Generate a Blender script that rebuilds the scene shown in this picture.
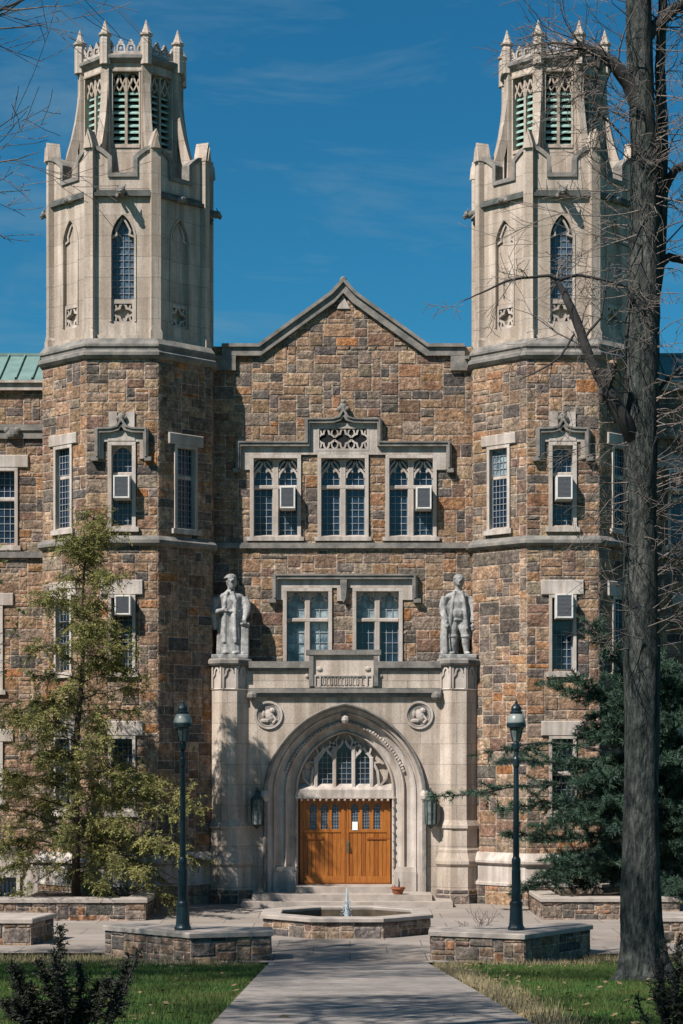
import bpy, bmesh, math, random
from mathutils import Vector, Matrix
R = math.radians
for o in list(bpy.data.objects): bpy.data.objects.remove(o)
SC = bpy.context.scene
COL = SC.collection
PI = math.pi

# ------------------------------------------------------------------ camera, sky, sun, exposure
FPX, XP, YP, CAMZ = 2050.0, 350.0, 755.0, 4.0
cam = bpy.data.cameras.new('camera')
camo = bpy.data.objects.new('camera', cam); COL.objects.link(camo)
camo.location = (0, 0, CAMZ); camo.rotation_euler = (R(90), 0, 0)
cam.sensor_width = 36.0; cam.sensor_fit = 'AUTO'
cam.lens = FPX * 36 / 1024
cam.shift_x = (341.5 - XP) / 1024
cam.shift_y = (YP - 512) / 1024
cam.clip_start = 0.5; cam.clip_end = 3000
SC.camera = camo

SUN_AZ, SUN_EL = R(46), R(47)
sdir = Vector((-math.sin(SUN_AZ)*math.cos(SUN_EL), -math.cos(SUN_AZ)*math.cos(SUN_EL), math.sin(SUN_EL)))
sl = bpy.data.lights.new('sun', 'SUN'); sl.energy = 4.7; sl.angle = R(0.5); sl.color = (1.0, 0.935, 0.865)
so = bpy.data.objects.new('sun', sl); COL.objects.link(so)
so.rotation_euler = (-sdir).to_track_quat('-Z', 'Y').to_euler(); so.location = (-30, -30, 60)

W = bpy.data.worlds.new('World'); SC.world = W; W.use_nodes = True
nt = W.node_tree; nt.nodes.clear()
def wn(t, **k):
    n = nt.nodes.new(t)
    for a, b in k.items(): setattr(n, a, b)
    return n
sky = wn('ShaderNodeTexSky', sky_type='NISHITA', sun_disc=False)
sky.sun_elevation = SUN_EL; sky.sun_rotation = math.atan2(sdir.x, sdir.y)
sky.altitude = 300; sky.air_density = 1.0; sky.dust_density = 0.4; sky.ozone_density = 3.0
hs = wn('ShaderNodeHueSaturation'); hs.inputs['Saturation'].default_value = 1.25; hs.inputs['Hue'].default_value = 0.487
nt.links.new(sky.outputs[0], hs.inputs['Color'])
tint = wn('ShaderNodeMixRGB', blend_type='MULTIPLY'); tint.inputs[0].default_value = 1
tint.inputs[2].default_value = (0.29, 0.73, 0.84, 1)
nt.links.new(hs.outputs[0], tint.inputs[1])
tc = wn('ShaderNodeTexCoord'); mp = wn('ShaderNodeMapping')
mp.inputs['Scale'].default_value = (1.5, 1.0, 6.5); mp.inputs['Rotation'].default_value = (0, R(-9), 0)
mp.inputs['Location'].default_value = (0.3, 0.0, 0.7)
nt.links.new(tc.outputs['Generated'], mp.inputs['Vector'])
nz = wn('ShaderNodeTexNoise'); nz.inputs['Scale'].default_value = 4.5; nz.inputs['Detail'].default_value = 8; nz.inputs['Roughness'].default_value = 0.62
nz.inputs['Distortion'].default_value = 0.5
nt.links.new(mp.outputs[0], nz.inputs['Vector'])
rp = wn('ShaderNodeValToRGB'); rp.color_ramp.elements[0].position = 0.46; rp.color_ramp.elements[1].position = 0.80
rp.color_ramp.elements[0].color = (0, 0, 0, 1); rp.color_ramp.elements[1].color = (0.62, 0.62, 0.62, 1)
nt.links.new(nz.outputs['Fac'], rp.inputs[0])
cl = wn('ShaderNodeMixRGB'); cl.inputs[2].default_value = (2.1, 3.5, 4.4, 1)
nt.links.new(rp.outputs[0], cl.inputs[0]); nt.links.new(tint.outputs[0], cl.inputs[1])
bg = wn('ShaderNodeBackground'); bg.inputs['Strength'].default_value = 0.060
out = wn('ShaderNodeOutputWorld')
nt.links.new(cl.outputs[0], bg.inputs['Color']); nt.links.new(bg.outputs[0], out.inputs['Surface'])

SC.view_settings.view_transform = 'Standard'; SC.view_settings.look = 'None'
SC.view_settings.gamma = 1; SC.view_settings.use_curve_mapping = False
SC.view_settings.exposure = 0.70
SC.render.engine = 'CYCLES'

def PX(px, Y): return (px - XP) * Y / FPX
def PZ(py, Y): return CAMZ - (py - YP) * Y / FPX

# ------------------------------------------------------------------ materials
def lin(r, g, b):
    f = lambda c: (c/255/12.92) if c/255 <= 0.04045 else ((c/255+0.055)/1.055)**2.4
    return (f(r), f(g), f(b), 1)
MATS = {}
def mat(name, c1, c2=None, scale=4, rough=0.85, bump=0.0, bscale=20, spec=0.3, metal=0, vcol=False,
        stretch=(1, 1, 1), fine=None, brick=None, lo=0.35, hi=0.65, trans=0.0, bdist=0.02, streak=None):
    m = bpy.data.materials.new(name); m.use_nodes = True; t = m.node_tree
    b = t.nodes['Principled BSDF']; L = t.links.new
    b.inputs['Roughness'].default_value = rough; b.inputs['Metallic'].default_value = metal
    b.inputs['Specular IOR Level'].default_value = spec
    tcn = t.nodes.new('ShaderNodeTexCoord'); mpn = t.nodes.new('ShaderNodeMapping'); mpn.inputs['Scale'].default_value = stretch
    L(tcn.outputs['Object'], mpn.inputs[0])
    def noise(sc, det=5):
        n = t.nodes.new('ShaderNodeTexNoise'); n.inputs['Scale'].default_value = sc; n.inputs['Detail'].default_value = det
        n.inputs['Roughness'].default_value = 0.6; L(mpn.outputs[0], n.inputs['Vector']); return n
    def ramp(src, p0, a, p1, c):
        r = t.nodes.new('ShaderNodeValToRGB'); r.color_ramp.elements[0].position = p0; r.color_ramp.elements[1].position = p1
        r.color_ramp.elements[0].color = a; r.color_ramp.elements[1].color = c; L(src, r.inputs[0]); return r.outputs[0]
    def mul(x, y, f=1.0, mode='MULTIPLY'):
        q = t.nodes.new('ShaderNodeMixRGB'); q.blend_type = mode; q.inputs[0].default_value = f
        L(x, q.inputs[1]); L(y, q.inputs[2]); return q.outputs[0]
    c1 = tuple(c1[:3]) + (1,); c2 = (tuple(c2[:3]) + (1,)) if c2 else tuple(0.75*x for x in c1[:3]) + (1,)
    if vcol:
        at = t.nodes.new('ShaderNodeAttribute'); at.attribute_name = 'Col'
        col = mul(at.outputs['Color'], ramp(noise(scale).outputs['Fac'], lo, c2, hi, c1))
    else:
        col = ramp(noise(scale).outputs['Fac'], lo, c2, hi, c1)
    if fine:
        g0, g1, fs = fine
        col = mul(col, ramp(noise(fs, 3).outputs['Fac'], 0.3, (g0, g0, g0, 1), 0.7, (g1, g1, g1, 1)))
    if streak:
        mp2 = t.nodes.new('ShaderNodeMapping'); mp2.inputs['Scale'].default_value = (3.5, 3.5, 0.25); L(tcn.outputs['Object'], mp2.inputs[0])
        n2 = t.nodes.new('ShaderNodeTexNoise'); n2.inputs['Scale'].default_value = 1.3; n2.inputs['Detail'].default_value = 6
        L(mp2.outputs[0], n2.inputs['Vector'])
        col = mul(col, ramp(n2.outputs['Fac'], 0.42, tuple(streak)+(1,), 0.6, (1, 1, 1, 1)))
    if brick:
        bw, bh, ms, k = brick
        br = t.nodes.new('ShaderNodeTexBrick'); br.inputs['Scale'].default_value = 1
        br.inputs['Brick Width'].default_value = bw; br.inputs['Row Height'].default_value = bh
        br.inputs['Mortar Size'].default_value = ms; br.inputs['Mortar Smooth'].default_value = 0.3
        br.inputs['Color1'].default_value = (1, 0.97, 0.94, 1); br.inputs['Color2'].default_value = (0.84, 0.80, 0.75, 1)
        br.inputs['Mortar'].default_value = (k, k, k, 1)
        sep = t.nodes.new('ShaderNodeSeparateXYZ'); L(tcn.outputs['Object'], sep.inputs[0])
        cmb = t.nodes.new('ShaderNodeCombineXYZ')
        if name.startswith('pav'):
            L(sep.outputs[0], cmb.inputs[0]); L(sep.outputs[1], cmb.inputs[1])
        else:
            ad = t.nodes.new('ShaderNodeMath'); ad.operation = 'ADD'
            L(sep.outputs[0], ad.inputs[0]); L(sep.outputs[1], ad.inputs[1])
            L(ad.outputs[0], cmb.inputs[0]); L(sep.outputs[2], cmb.inputs[1])
        L(cmb.outputs[0], br.inputs['Vector'])
        col = mul(col, br.outputs['Color'])
    L(col, b.inputs['Base Color'])
    if bump:
        bn = t.nodes.new('ShaderNodeBump'); bn.inputs['Strength'].default_value = bump; bn.inputs['Distance'].default_value = bdist
        L(noise(bscale, 8).outputs['Fac'], bn.inputs['Height']); L(bn.outputs[0], b.inputs['Normal'])
    if trans:
        tr = t.nodes.new('ShaderNodeBsdfTranslucent'); L(col, tr.inputs['Color'])
        mx = t.nodes.new('ShaderNodeMixShader'); mx.inputs[0].default_value = trans
        L(b.outputs[0], mx.inputs[1]); L(tr.outputs[0], mx.inputs[2])
        L(mx.outputs[0], t.nodes['Material Output'].inputs['Surface'])
    MATS[name] = m
    return m

mat('field_stone', (1.22, 1.17, 1.12), (0.55, 0.55, 0.56), scale=6.5, rough=0.95, bump=1.0, bscale=9, vcol=True, streak=(0.78, 0.77, 0.77), fine=(0.6, 1.3, 17), bdist=0.07, spec=0.1)
mat('limestone', (0.56, 0.490, 0.432), (0.45, 0.393, 0.347), scale=1.6, rough=0.9, bump=0.35, bscale=30, brick=(1.1, 0.55, 0.012, 0.62), fine=(0.82, 1.1, 24), streak=(0.72, 0.70, 0.67), spec=0.15)
mat('trim_stone', (0.51, 0.452, 0.406), (0.395, 0.352, 0.318), scale=2.5, rough=0.9, bump=0.35, bscale=30, fine=(0.84, 1.08, 35), streak=(0.74, 0.71, 0.68), spec=0.15)
mat('weathered_stone', (0.26, 0.238, 0.212), (0.125, 0.12, 0.113), scale=3, rough=0.92, bump=0.4, bscale=30, fine=(0.8, 1.1, 35), spec=0.15)
mat('dark_stone', (0.12, 0.125, 0.115), (0.06, 0.065, 0.062), scale=3, rough=0.92, bump=0.4, bscale=30, spec=0.15)  # darker grey-green stone for the string under the tower parapet
mat('coping_stone', (0.40, 0.345, 0.30), (0.27, 0.235, 0.207), scale=2.5, rough=0.9, bump=0.3, bscale=40, fine=(0.85, 1.1, 50), spec=0.15)
mat('statue_stone', (0.46, 0.452, 0.435), (0.20, 0.20, 0.198), scale=4.5, rough=0.9, bump=0.6, bscale=26, fine=(0.7, 1.2, 20), streak=(0.72, 0.72, 0.72), spec=0.2)
mat('copper', (0.15, 0.235, 0.215), (0.11, 0.18, 0.165), scale=3, rough=0.7, bump=0.1, spec=0.3)
mat('slat_copper', (0.32, 0.47, 0.41), (0.2, 0.33, 0.29), scale=6, rough=0.75, spec=0.2)
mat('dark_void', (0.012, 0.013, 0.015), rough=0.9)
mat('window_glass', (0.020, 0.040, 0.075), (0.003, 0.007, 0.015), scale=2.2, rough=0.08, spec=0.6, bump=0.05, bscale=4)
mat('pale_glass', (0.34, 0.40, 0.41), (0.07, 0.11, 0.14), scale=2.6, rough=0.12, spec=0.6, lo=0.42, hi=0.58)
mat('blind_glass', (0.34, 0.40, 0.41), (0.11, 0.16, 0.19), scale=5, rough=0.2, spec=0.5)
mat('leaded_glass', (0.10, 0.145, 0.185), (0.03, 0.055, 0.09), scale=7, rough=0.25, spec=0.5, lo=0.4, hi=0.6)
mat('lead', (0.25, 0.27, 0.295), (0.15, 0.17, 0.185), rough=0.6)
mat('ac_case', (0.62, 0.61, 0.58), (0.5, 0.49, 0.46), rough=0.5, scale=8)
mat('ac_grille', (0.13, 0.135, 0.15), (0.09, 0.095, 0.105), rough=0.6, scale=20)
mat('oak', (0.40, 0.145, 0.026), (0.23, 0.072, 0.012), scale=4, stretch=(9, 9, 0.5), rough=0.42, spec=0.4, fine=(0.8, 1.1, 30), bump=0.1)
mat('oak_dark', (0.27, 0.085, 0.013), (0.17, 0.05, 0.008), scale=4, stretch=(9, 9, 0.5), rough=0.45, spec=0.4)
mat('brass', (0.45, 0.36, 0.22), rough=0.35, metal=0.9)
mat('iron', (0.03, 0.032, 0.032), rough=0.5, spec=0.4)
mat('lantern_copper', (0.05, 0.075, 0.07), (0.025, 0.04, 0.04), rough=0.6, scale=10)
mat('lamp_green', (0.006, 0.021, 0.028), (0.004, 0.013, 0.018), rough=0.42, spec=0.45, scale=8)
mat('lamp_dome', (0.25, 0.27, 0.245), (0.18, 0.20, 0.185), rough=0.35, spec=0.4)
mat('lamp_glass', (0.20, 0.23, 0.22), (0.06, 0.08, 0.08), rough=0.15, spec=0.6, scale=5)
mat('paper', (0.8, 0.8, 0.78), (0.75, 0.75, 0.73), rough=0.8)
mat('terracotta', (0.30, 0.10, 0.045), (0.2, 0.07, 0.035), rough=0.85, scale=10)
mat('bark_grey', (0.098, 0.098, 0.090), (0.026, 0.031, 0.032), scale=7, stretch=(1.6, 1.6, 0.45), rough=0.95, bump=1.0, bscale=16, bdist=0.08, spec=0.1, fine=(0.45, 1.6, 13), streak=(0.72, 0.80, 0.78))
mat('twig_grey', (0.19, 0.155, 0.135), (0.09, 0.075, 0.068), rough=0.9, scale=3)
mat('branch_dark', (0.045, 0.042, 0.042), (0.025, 0.024, 0.024), rough=0.9, scale=6)
mat('bark_brown', (0.10, 0.065, 0.045), (0.05, 0.034, 0.026), scale=8, stretch=(1, 1, 0.3), rough=0.95, bump=0.6)
mat('cut_wood', (0.45, 0.30, 0.18), (0.3, 0.2, 0.12), rough=0.9, scale=20)
mat('leaf_olive', (0.330, 0.310, 0.110), (0.150, 0.165, 0.058), scale=1.1, rough=0.7, trans=0.35, spec=0.2)
mat('needle_blue', (0.060, 0.108, 0.066), (0.024, 0.052, 0.038), scale=1.6, rough=0.6, trans=0.15, spec=0.3)
mat('needle_yew', (0.036, 0.040, 0.022), (0.014, 0.019, 0.012), scale=3, rough=0.6, trans=0.15, spec=0.3)
mat('leaf_dead', (0.24, 0.165, 0.09), (0.12, 0.08, 0.045), rough=0.9, scale=9)
mat('grass_blade', (0.065, 0.145, 0.034), (0.10, 0.115, 0.035), scale=0.9, rough=0.75, trans=0.3, spec=0.2)
mat('straw', (0.32, 0.26, 0.15), (0.2, 0.16, 0.09), rough=0.9, scale=3)
mat('mulch', (0.10, 0.07, 0.05), (0.045, 0.033, 0.026), rough=0.95, scale=12, bump=0.8, bscale=30)
mat('paving', (0.32, 0.285, 0.258), (0.245, 0.222, 0.205), scale=0.7, rough=0.9, bump=0.15, bscale=60, fine=(0.86, 1.08, 25), brick=(1.5, 1.5, 0.014, 0.4), spec=0.2)
mat('concrete', (0.325, 0.288, 0.26), (0.215, 0.195, 0.18), scale=0.9, stretch=(1, 1, 1), rough=0.92, bump=0.2, bscale=70, fine=(0.75, 1.12, 26), spec=0.2, streak=(0.8, 0.79, 0.78))
mat('water', (0.07, 0.075, 0.06), (0.05, 0.05, 0.04), rough=0.06, spec=0.6, bump=0.15, bscale=9)
mat('wet_stone', (0.10, 0.075, 0.05), (0.05, 0.04, 0.03), scale=4, rough=0.4)
mat('spray', (0.62, 0.68, 0.72), (0.5, 0.56, 0.6), rough=0.3, spec=0.5, trans=0.4)

def lawn_mat():
    m = bpy.data.materials.new('lawn_soil'); m.use_nodes = True; t = m.node_tree; L = t.links.new
    b = t.nodes['Principled BSDF']; b.inputs['Roughness'].default_value = 0.95; b.inputs['Specular IOR Level'].default_value = 0.1
    tcn = t.nodes.new('ShaderNodeTexCoord')
    n1 = t.nodes.new('ShaderNodeTexNoise'); n1.inputs['Scale'].default_value = 0.55; n1.inputs['Detail'].default_value = 7; L(tcn.outputs['Object'], n1.inputs[0])
    n2 = t.nodes.new('ShaderNodeTexNoise'); n2.inputs['Scale'].default_value = 14; n2.inputs['Detail'].default_value = 5; L(tcn.outputs['Object'], n2.inputs[0])
    r1 = t.nodes.new('ShaderNodeValToRGB'); e = r1.color_ramp.elements
    e[0].position = 0.3; e[0].color = (0.03, 0.055, 0.016, 1); e[1].position = 0.72; e[1].color = (0.14, 0.10, 0.06, 1)
    x = e.new(0.58); x.color = (0.055, 0.08, 0.025, 1)
    L(n1.outputs['Fac'], r1.inputs[0])
    r2 = t.nodes.new('ShaderNodeValToRGB'); r2.color_ramp.elements[0].color = (0.6, 0.6, 0.6, 1); r2.color_ramp.elements[1].color = (1.3, 1.25, 1.2, 1)
    L(n2.outputs['Fac'], r2.inputs[0])
    q = t.nodes.new('ShaderNodeMixRGB'); q.blend_type = 'MULTIPLY'; q.inputs[0].default_value = 1
    L(r1.outputs[0], q.inputs[1]); L(r2.outputs[0], q.inputs[2]); L(q.outputs[0], b.inputs['Base Color'])
    bn = t.nodes.new('ShaderNodeBump'); bn.inputs['Strength'].default_value = 0.7; bn.inputs['Distance'].default_value = 0.03
    L(n2.outputs['Fac'], bn.inputs['Height']); L(bn.outputs[0], b.inputs['Normal'])
    MATS['lawn_soil'] = m
lawn_mat()

# ------------------------------------------------------------------ mesh builder
def frame(ox, oy, ang):
    """(u, n, z) -> world; ang = outward normal turned from -Y towards +X"""
    s, c = math.sin(ang), math.cos(ang)
    return lambda u, n, z: (ox + u*c + n*s, oy + u*s - n*c, z)
IDENT = lambda u, n, z: (u, n, z)
WL = {}
class MB:
    def __init__(s, f=None):
        s.v = []; s.f = []; s.mi = []; s.c = []; s.mats = []; s.cur = 0; s.col = (1, 1, 1, 1); s.M = f or IDENT; s.hascol = False
    def use(s, name):
        m = MATS[name]
        if m not in s.mats: s.mats.append(m)
        s.cur = s.mats.index(m); return s
    def vert(s, p): s.v.append(s.M(*p)); return len(s.v)-1
    def face(s, idx, raw=False):
        s.f.append(tuple(idx)); s.mi.append(s.cur); s.c.append(s.col)
    def quad(s, a, b, c, d): i = [s.vert(p) for p in (a, b, c, d)]; s.face(i)
    def poly(s, pts): s.face([s.vert(p) for p in pts])
    def box(s, a0, a1, b0, b1, c0, c1):
        i = [s.vert(p) for p in ((a0,b0,c0),(a1,b0,c0),(a1,b1,c0),(a0,b1,c0),(a0,b0,c1),(a1,b0,c1),(a1,b1,c1),(a0,b1,c1))]
        for q in ((0,3,2,1),(4,5,6,7),(0,1,5,4),(1,2,6,5),(2,3,7,6),(3,0,4,7)): s.face([i[k] for k in q])
    def bbox(s, a0, a1, n0, n1, c0, c1, b=0.02):
        """box whose outward (n1) edge is chamfered"""
        lo = [(a0,n0,c0),(a1,n0,c0),(a1,n0,c1),(a0,n0,c1)]
        md = [(a0,n1-b,c0),(a1,n1-b,c0),(a1,n1-b,c1),(a0,n1-b,c1)]
        hi = [(a0+b,n1,c0+b),(a1-b,n1,c0+b),(a1-b,n1,c1-b),(a0+b,n1,c1-b)]
        A = [s.vert(p) for p in lo]; B = [s.vert(p) for p in md]; C_ = [s.vert(p) for p in hi]
        for X_, Y_ in ((A, B), (B, C_)):
            for k in range(4): s.face((X_[k], X_[(k+1)%4], Y_[(k+1)%4], Y_[k]))
        s.face(C_); s.face(A[::-1])
    def prism(s, pts, n0, n1):
        """polygon in (u, z) extruded along n"""
        a = [s.vert((u, n0, z)) for u, z in pts]; b = [s.vert((u, n1, z)) for u, z in pts]
        k = len(pts)
        for i in range(k): s.face((a[i], a[(i+1)%k], b[(i+1)%k], b[i]))
        s.face(b); s.face(a[::-1])
    def slab(s, pts, z0, z1):
        """plan polygon (x, y) extruded in z"""
        a = [s.vert((x, y, z0)) for x, y in pts]; b = [s.vert((x, y, z1)) for x, y in pts]
        k = len(pts)
        for i in range(k): s.face((a[i], a[(i+1)%k], b[(i+1)%k], b[i]))
        s.face(b); s.face(a[::-1])
    def strip(s, pts, w, n0, n1, closed=False):
        """band of width w following a polyline in (u, z), extruded along n"""
        P = [Vector(p) for p in pts]; k = len(P); off = []
        for i in range(k):
            a = P[i-1] if (i or closed) else None; b = P[(i+1) % k] if (i < k-1 or closed) else None
            d1 = (P[i]-a).normalized() if a is not None else None; d2 = (b-P[i]).normalized() if b is not None else None
            d1 = d1 or d2; d2 = d2 or d1
            n1_ = Vector((-d1.y, d1.x)); n2_ = Vector((-d2.y, d2.x)); m = n1_+n2_
            if m.length < 1e-4: m = n1_
            m.normalize(); off.append(m * (w/2/max(0.45, m.dot(n1_))))
        rows = []
        for i in range(k):
            a = P[i]-off[i]; b = P[i]+off[i]
            rows.append([s.vert((a.x, n0, a.y)), s.vert((b.x, n0, b.y)), s.vert((b.x, n1, b.y)), s.vert((a.x, n1, a.y))])
        for i in range(k if closed else k-1):
            A, B = rows[i], rows[(i+1) % k]
            for j in range(4): s.face((A[j], A[(j+1)%4], B[(j+1)%4], B[j]))
        if not closed: s.face(rows[0][::-1]); s.face(rows[-1])
    def lathe(s, prof, cx, cy, n=16, rot=0.0, cap=True):
        rows = []
        for r, z in prof:
            rows.append([s.vert((cx+r*math.cos(rot+2*PI*i/n), cy+r*math.sin(rot+2*PI*i/n), z)) for i in range(n)])
        for a, b in zip(rows, rows[1:]):
            for i in range(n): s.face((a[i], a[(i+1)%n], b[(i+1)%n], b[i]))
        if cap: s.face(rows[0][::-1]); s.face(rows[-1])
    def octo(s, prof, cx, cy, cap=True):
        s.lathe([(a/math.cos(PI/8), z) for a, z in prof], cx, cy, 8, PI/8, cap)
    def tube(s, pts, rad, n=6, cap=True):
        P = [Vector(p) for p in pts]; rows = []
        ref = None
        for i, p in enumerate(P):
            d = (P[min(i+1, len(P)-1)] - P[max(i-1, 0)])
            if d.length < 1e-6: d = Vector((0, 0, 1))
            d.normalize()
            if ref is None: ref = Vector((1, 0, 0)) if abs(d.x) < 0.8 else Vector((0, 1, 0))
            a = (ref - d*ref.dot(d))
            if a.length < 1e-3: a = d.orthogonal()
            a.normalize(); b = d.cross(a); ref = a
            r = rad[i] if isinstance(rad, (list, tuple)) else rad
            rows.append([s.vert(p + a*(r*math.cos(2*PI*k/n)) + b*(r*math.sin(2*PI*k/n))) for k in range(n)])
        for A, B in zip(rows, rows[1:]):
            for k in range(n): s.face((A[k], A[(k+1)%n], B[(k+1)%n], B[k]))
        if cap: s.face(rows[0][::-1]); s.face(rows[-1])
    def ball(s, c, r, n=10, m=7, rot=None):
        rx, ry, rz = r if isinstance(r, (tuple, list)) else (r, r, r); rows = []
        Q = rot or Matrix.Identity(3); c = Vector(c)
        top = s.vert(c + Q @ Vector((0, 0, rz))); bot = s.vert(c + Q @ Vector((0, 0, -rz)))
        for j in range(1, m):
            ph = PI*j/m
            rows.append([s.vert(c + Q @ Vector((rx*math.sin(ph)*math.cos(2*PI*i/n), ry*math.sin(ph)*math.sin(2*PI*i/n), rz*math.cos(ph)))) for i in range(n)])
        for i in range(n):
            s.face((top, rows[0][i], rows[0][(i+1)%n])); s.face((bot, rows[-1][(i+1)%n], rows[-1][i]))
        for A, B in zip(rows, rows[1:]):
            for i in range(n): s.face((A[i], B[i], B[(i+1)%n], A[(i+1)%n]))
    def build(s, name, parent=None, smooth=False, fix=True, label=None):
        me = bpy.data.meshes.new(name)
        xs = [p[0] for p in s.v]; ys = [p[1] for p in s.v]; zs = [p[2] for p in s.v]
        loc = Vector(((min(xs)+max(xs))/2, (min(ys)+max(ys))/2, min(zs)))
        me.from_pydata([(p[0]-loc.x, p[1]-loc.y, p[2]-loc.z) for p in s.v], [], s.f)
        for m in s.mats: me.materials.append(m)
        me.polygons.foreach_set('material_index', s.mi)
        if s.hascol:
            ca = me.color_attributes.new('Col', 'FLOAT_COLOR', 'CORNER'); buf = []
            for f, c in zip(s.f, s.c): buf.extend(list(c)*len(f))
            ca.data.foreach_set('color', buf)
        if fix:
            bm = bmesh.new(); bm.from_mesh(me); bmesh.ops.recalc_face_normals(bm, faces=bm.faces); bm.to_mesh(me); bm.free()
        if smooth: me.polygons.foreach_set('use_smooth', [True]*len(me.polygons))
        o = bpy.data.objects.new(name, me); COL.objects.link(o)
        WL[o] = loc
        if parent is not None: o.parent = parent; o.location = loc - WL[parent]
        else: o.location = loc
        if label: o['label'] = label
        return o
def empty(name, loc, label, cat, group=None):
    o = bpy.data.objects.new(name, None); COL.objects.link(o); o.location = loc; WL[o] = Vector(loc)
    o.empty_display_size = 0.3
    return tag(o, label, cat, group)
def tag(o, label, cat, group=None):
    o['label'] = label; o['category'] = cat
    if group: o['group'] = group
    return o
def structure(o): o['kind'] = 'structure'; return o
def stuff(o, label=None, cat=None):
    o['kind'] = 'stuff'
    if label: o['label'] = label; o['category'] = cat
    return o

# ------------------------------------------------------------------ masonry
PAL = [((0.330,0.235,0.165), 22), ((0.270,0.190,0.130), 18), ((0.310,0.185,0.110), 8), ((0.250,0.210,0.170), 20),
       ((0.165,0.148,0.135), 15), ((0.105,0.102,0.100), 11), ((0.205,0.140,0.110), 12), ((0.370,0.285,0.205), 8), ((0.34,0.165,0.075), 1.2)]
PALW = [((0.31,0.235,0.175), 16), ((0.25,0.185,0.14), 14), ((0.31,0.175,0.10), 7), ((0.24,0.205,0.175), 18),
        ((0.15,0.14,0.135), 18), ((0.095,0.095,0.098), 14), ((0.19,0.13,0.11), 8)]
MORTAR = (0.43, 0.355, 0.295, 1)
def pick(rng, pal):
    t = rng.random()*sum(w for _, w in pal)
    for c, w in pal:
        t -= w
        if t <= 0: break
    c = tuple(x*0.90+y*0.10 for x, y in zip(c, (0.245, 0.185, 0.142)))
    k = rng.uniform(0.82, 1.12)
    return (c[0]*k*1.15*rng.uniform(.95,1.05), c[1]*k*1.09, c[2]*k*1.04*rng.uniform(.94,1.06), 1)
def stone(mb, u0, u1, z0, z1, rng, pal, p):
    j = lambda: rng.uniform(-0.012, 0.012)
    mb.col = pick(rng, pal); b = min(0.022, (u1-u0)*0.2, (z1-z0)*0.2)
    o_ = [mb.vert(q) for q in ((u0+j()*.6,0,z0+j()*.6),(u1+j()*.6,0,z0+j()*.6),(u1+j()*.6,0,z1+j()*.6),(u0+j()*.6,0,z1+j()*.6))]
    q = lambda: p*rng.uniform(0.55, 1.0)
    i_ = [mb.vert(q_) for q_ in ((u0+b+j(),q(),z0+b+j()),(u1-b+j(),q(),z0+b+j()),(u1-b+j(),q(),z1-b+j()),(u0+b+j(),q(),z1-b+j()))]
    c = mb.vert(((u0+u1)/2+(u1-u0)*rng.uniform(-.2,.2), p*rng.uniform(0.7,1.35), (z0+z1)/2+(z1-z0)*rng.uniform(-.2,.2)))
    for k in range(4):
        mb.face((o_[k], o_[(k+1)%4], i_[(k+1)%4], i_[k])); mb.face((i_[k], i_[(k+1)%4], c))
def masonry(mb, u0, u1, z0, z1, holes=(), top=None, unit=0.121, seed=1, pal=PAL, proud=0.022, gap=0.0125, back=True):
    """random ashlar of separate stones over a mortar sheet with openings"""
    rng = random.Random(seed); mb.hascol = True; mb.use('field_stone')
    if back:
        mb.col = MORTAR
        us = sorted({u0, u1} | {min(max(h[i], u0), u1) for h in holes for i in (0, 1)})
        zs = sorted({z0, z1} | {min(max(h[i], z0), z1) for h in holes for i in (2, 3)})
        if top is None:
            for a, b in zip(us, us[1:]):
                for c, d in zip(zs, zs[1:]):
                    m_, n_ = (a+b)/2, (c+d)/2
                    if any(h[0] < m_ < h[1] and h[2] < n_ < h[3] for h in holes): continue
                    mb.quad((a,0,c),(b,0,c),(b,0,d),(a,0,d))
    nu = max(1, round((u1-u0)/unit)); nz_ = max(1, round((z1-z0)/unit)); du = (u1-u0)/nu; dz = (z1-z0)/nz_
    occ = [[False]*nu for _ in range(nz_)]
    for j in range(nz_):
        for i in range(nu):
            u, z = u0+(i+.5)*du, z0+(j+.5)*dz
            if any(h[0]+.05 < u < h[1]-.05 and h[2]+.05 < z < h[3]-.05 for h in holes) or (top and z > top(u)): occ[j][i] = True
    for j in range(nz_):
        i = 0
        while i < nu:
            if occ[j][i]: i += 1; continue
            h = rng.choice((1, 2, 2, 2, 2, 2, 3, 3))
            w = max(2, round(h*rng.uniform(1.0, 2.6)))
            if h == 1: w = rng.choice((2, 3, 4, 5))
            run = 0
            while i+run < nu and not occ[j][i+run] and run < w+1: run += 1
            if run == w+1:
                if i+run < nu and not occ[j][i+run]: run = w
                elif rng.random() < .5: run = w+1
            w = min(run, w+1) if run <= w+1 else w
            hh = 1
            while hh < h and j+hh < nz_ and all(not occ[j+hh][i+k] for k in range(w)): hh += 1
            if hh < h and hh == 1 and w > 4: w = rng.choice((2, 3, 4))
            for a in range(hh):
                for k in range(w): occ[j+a][i+k] = True
            stone(mb, u0+i*du+gap, u0+(i+w)*du-gap, z0+j*dz+gap, z0+(j+hh)*dz-gap, rng, pal, proud*rng.uniform(0.5, 1.1))
            i += w
    mb.col = (1, 1, 1, 1)

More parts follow.
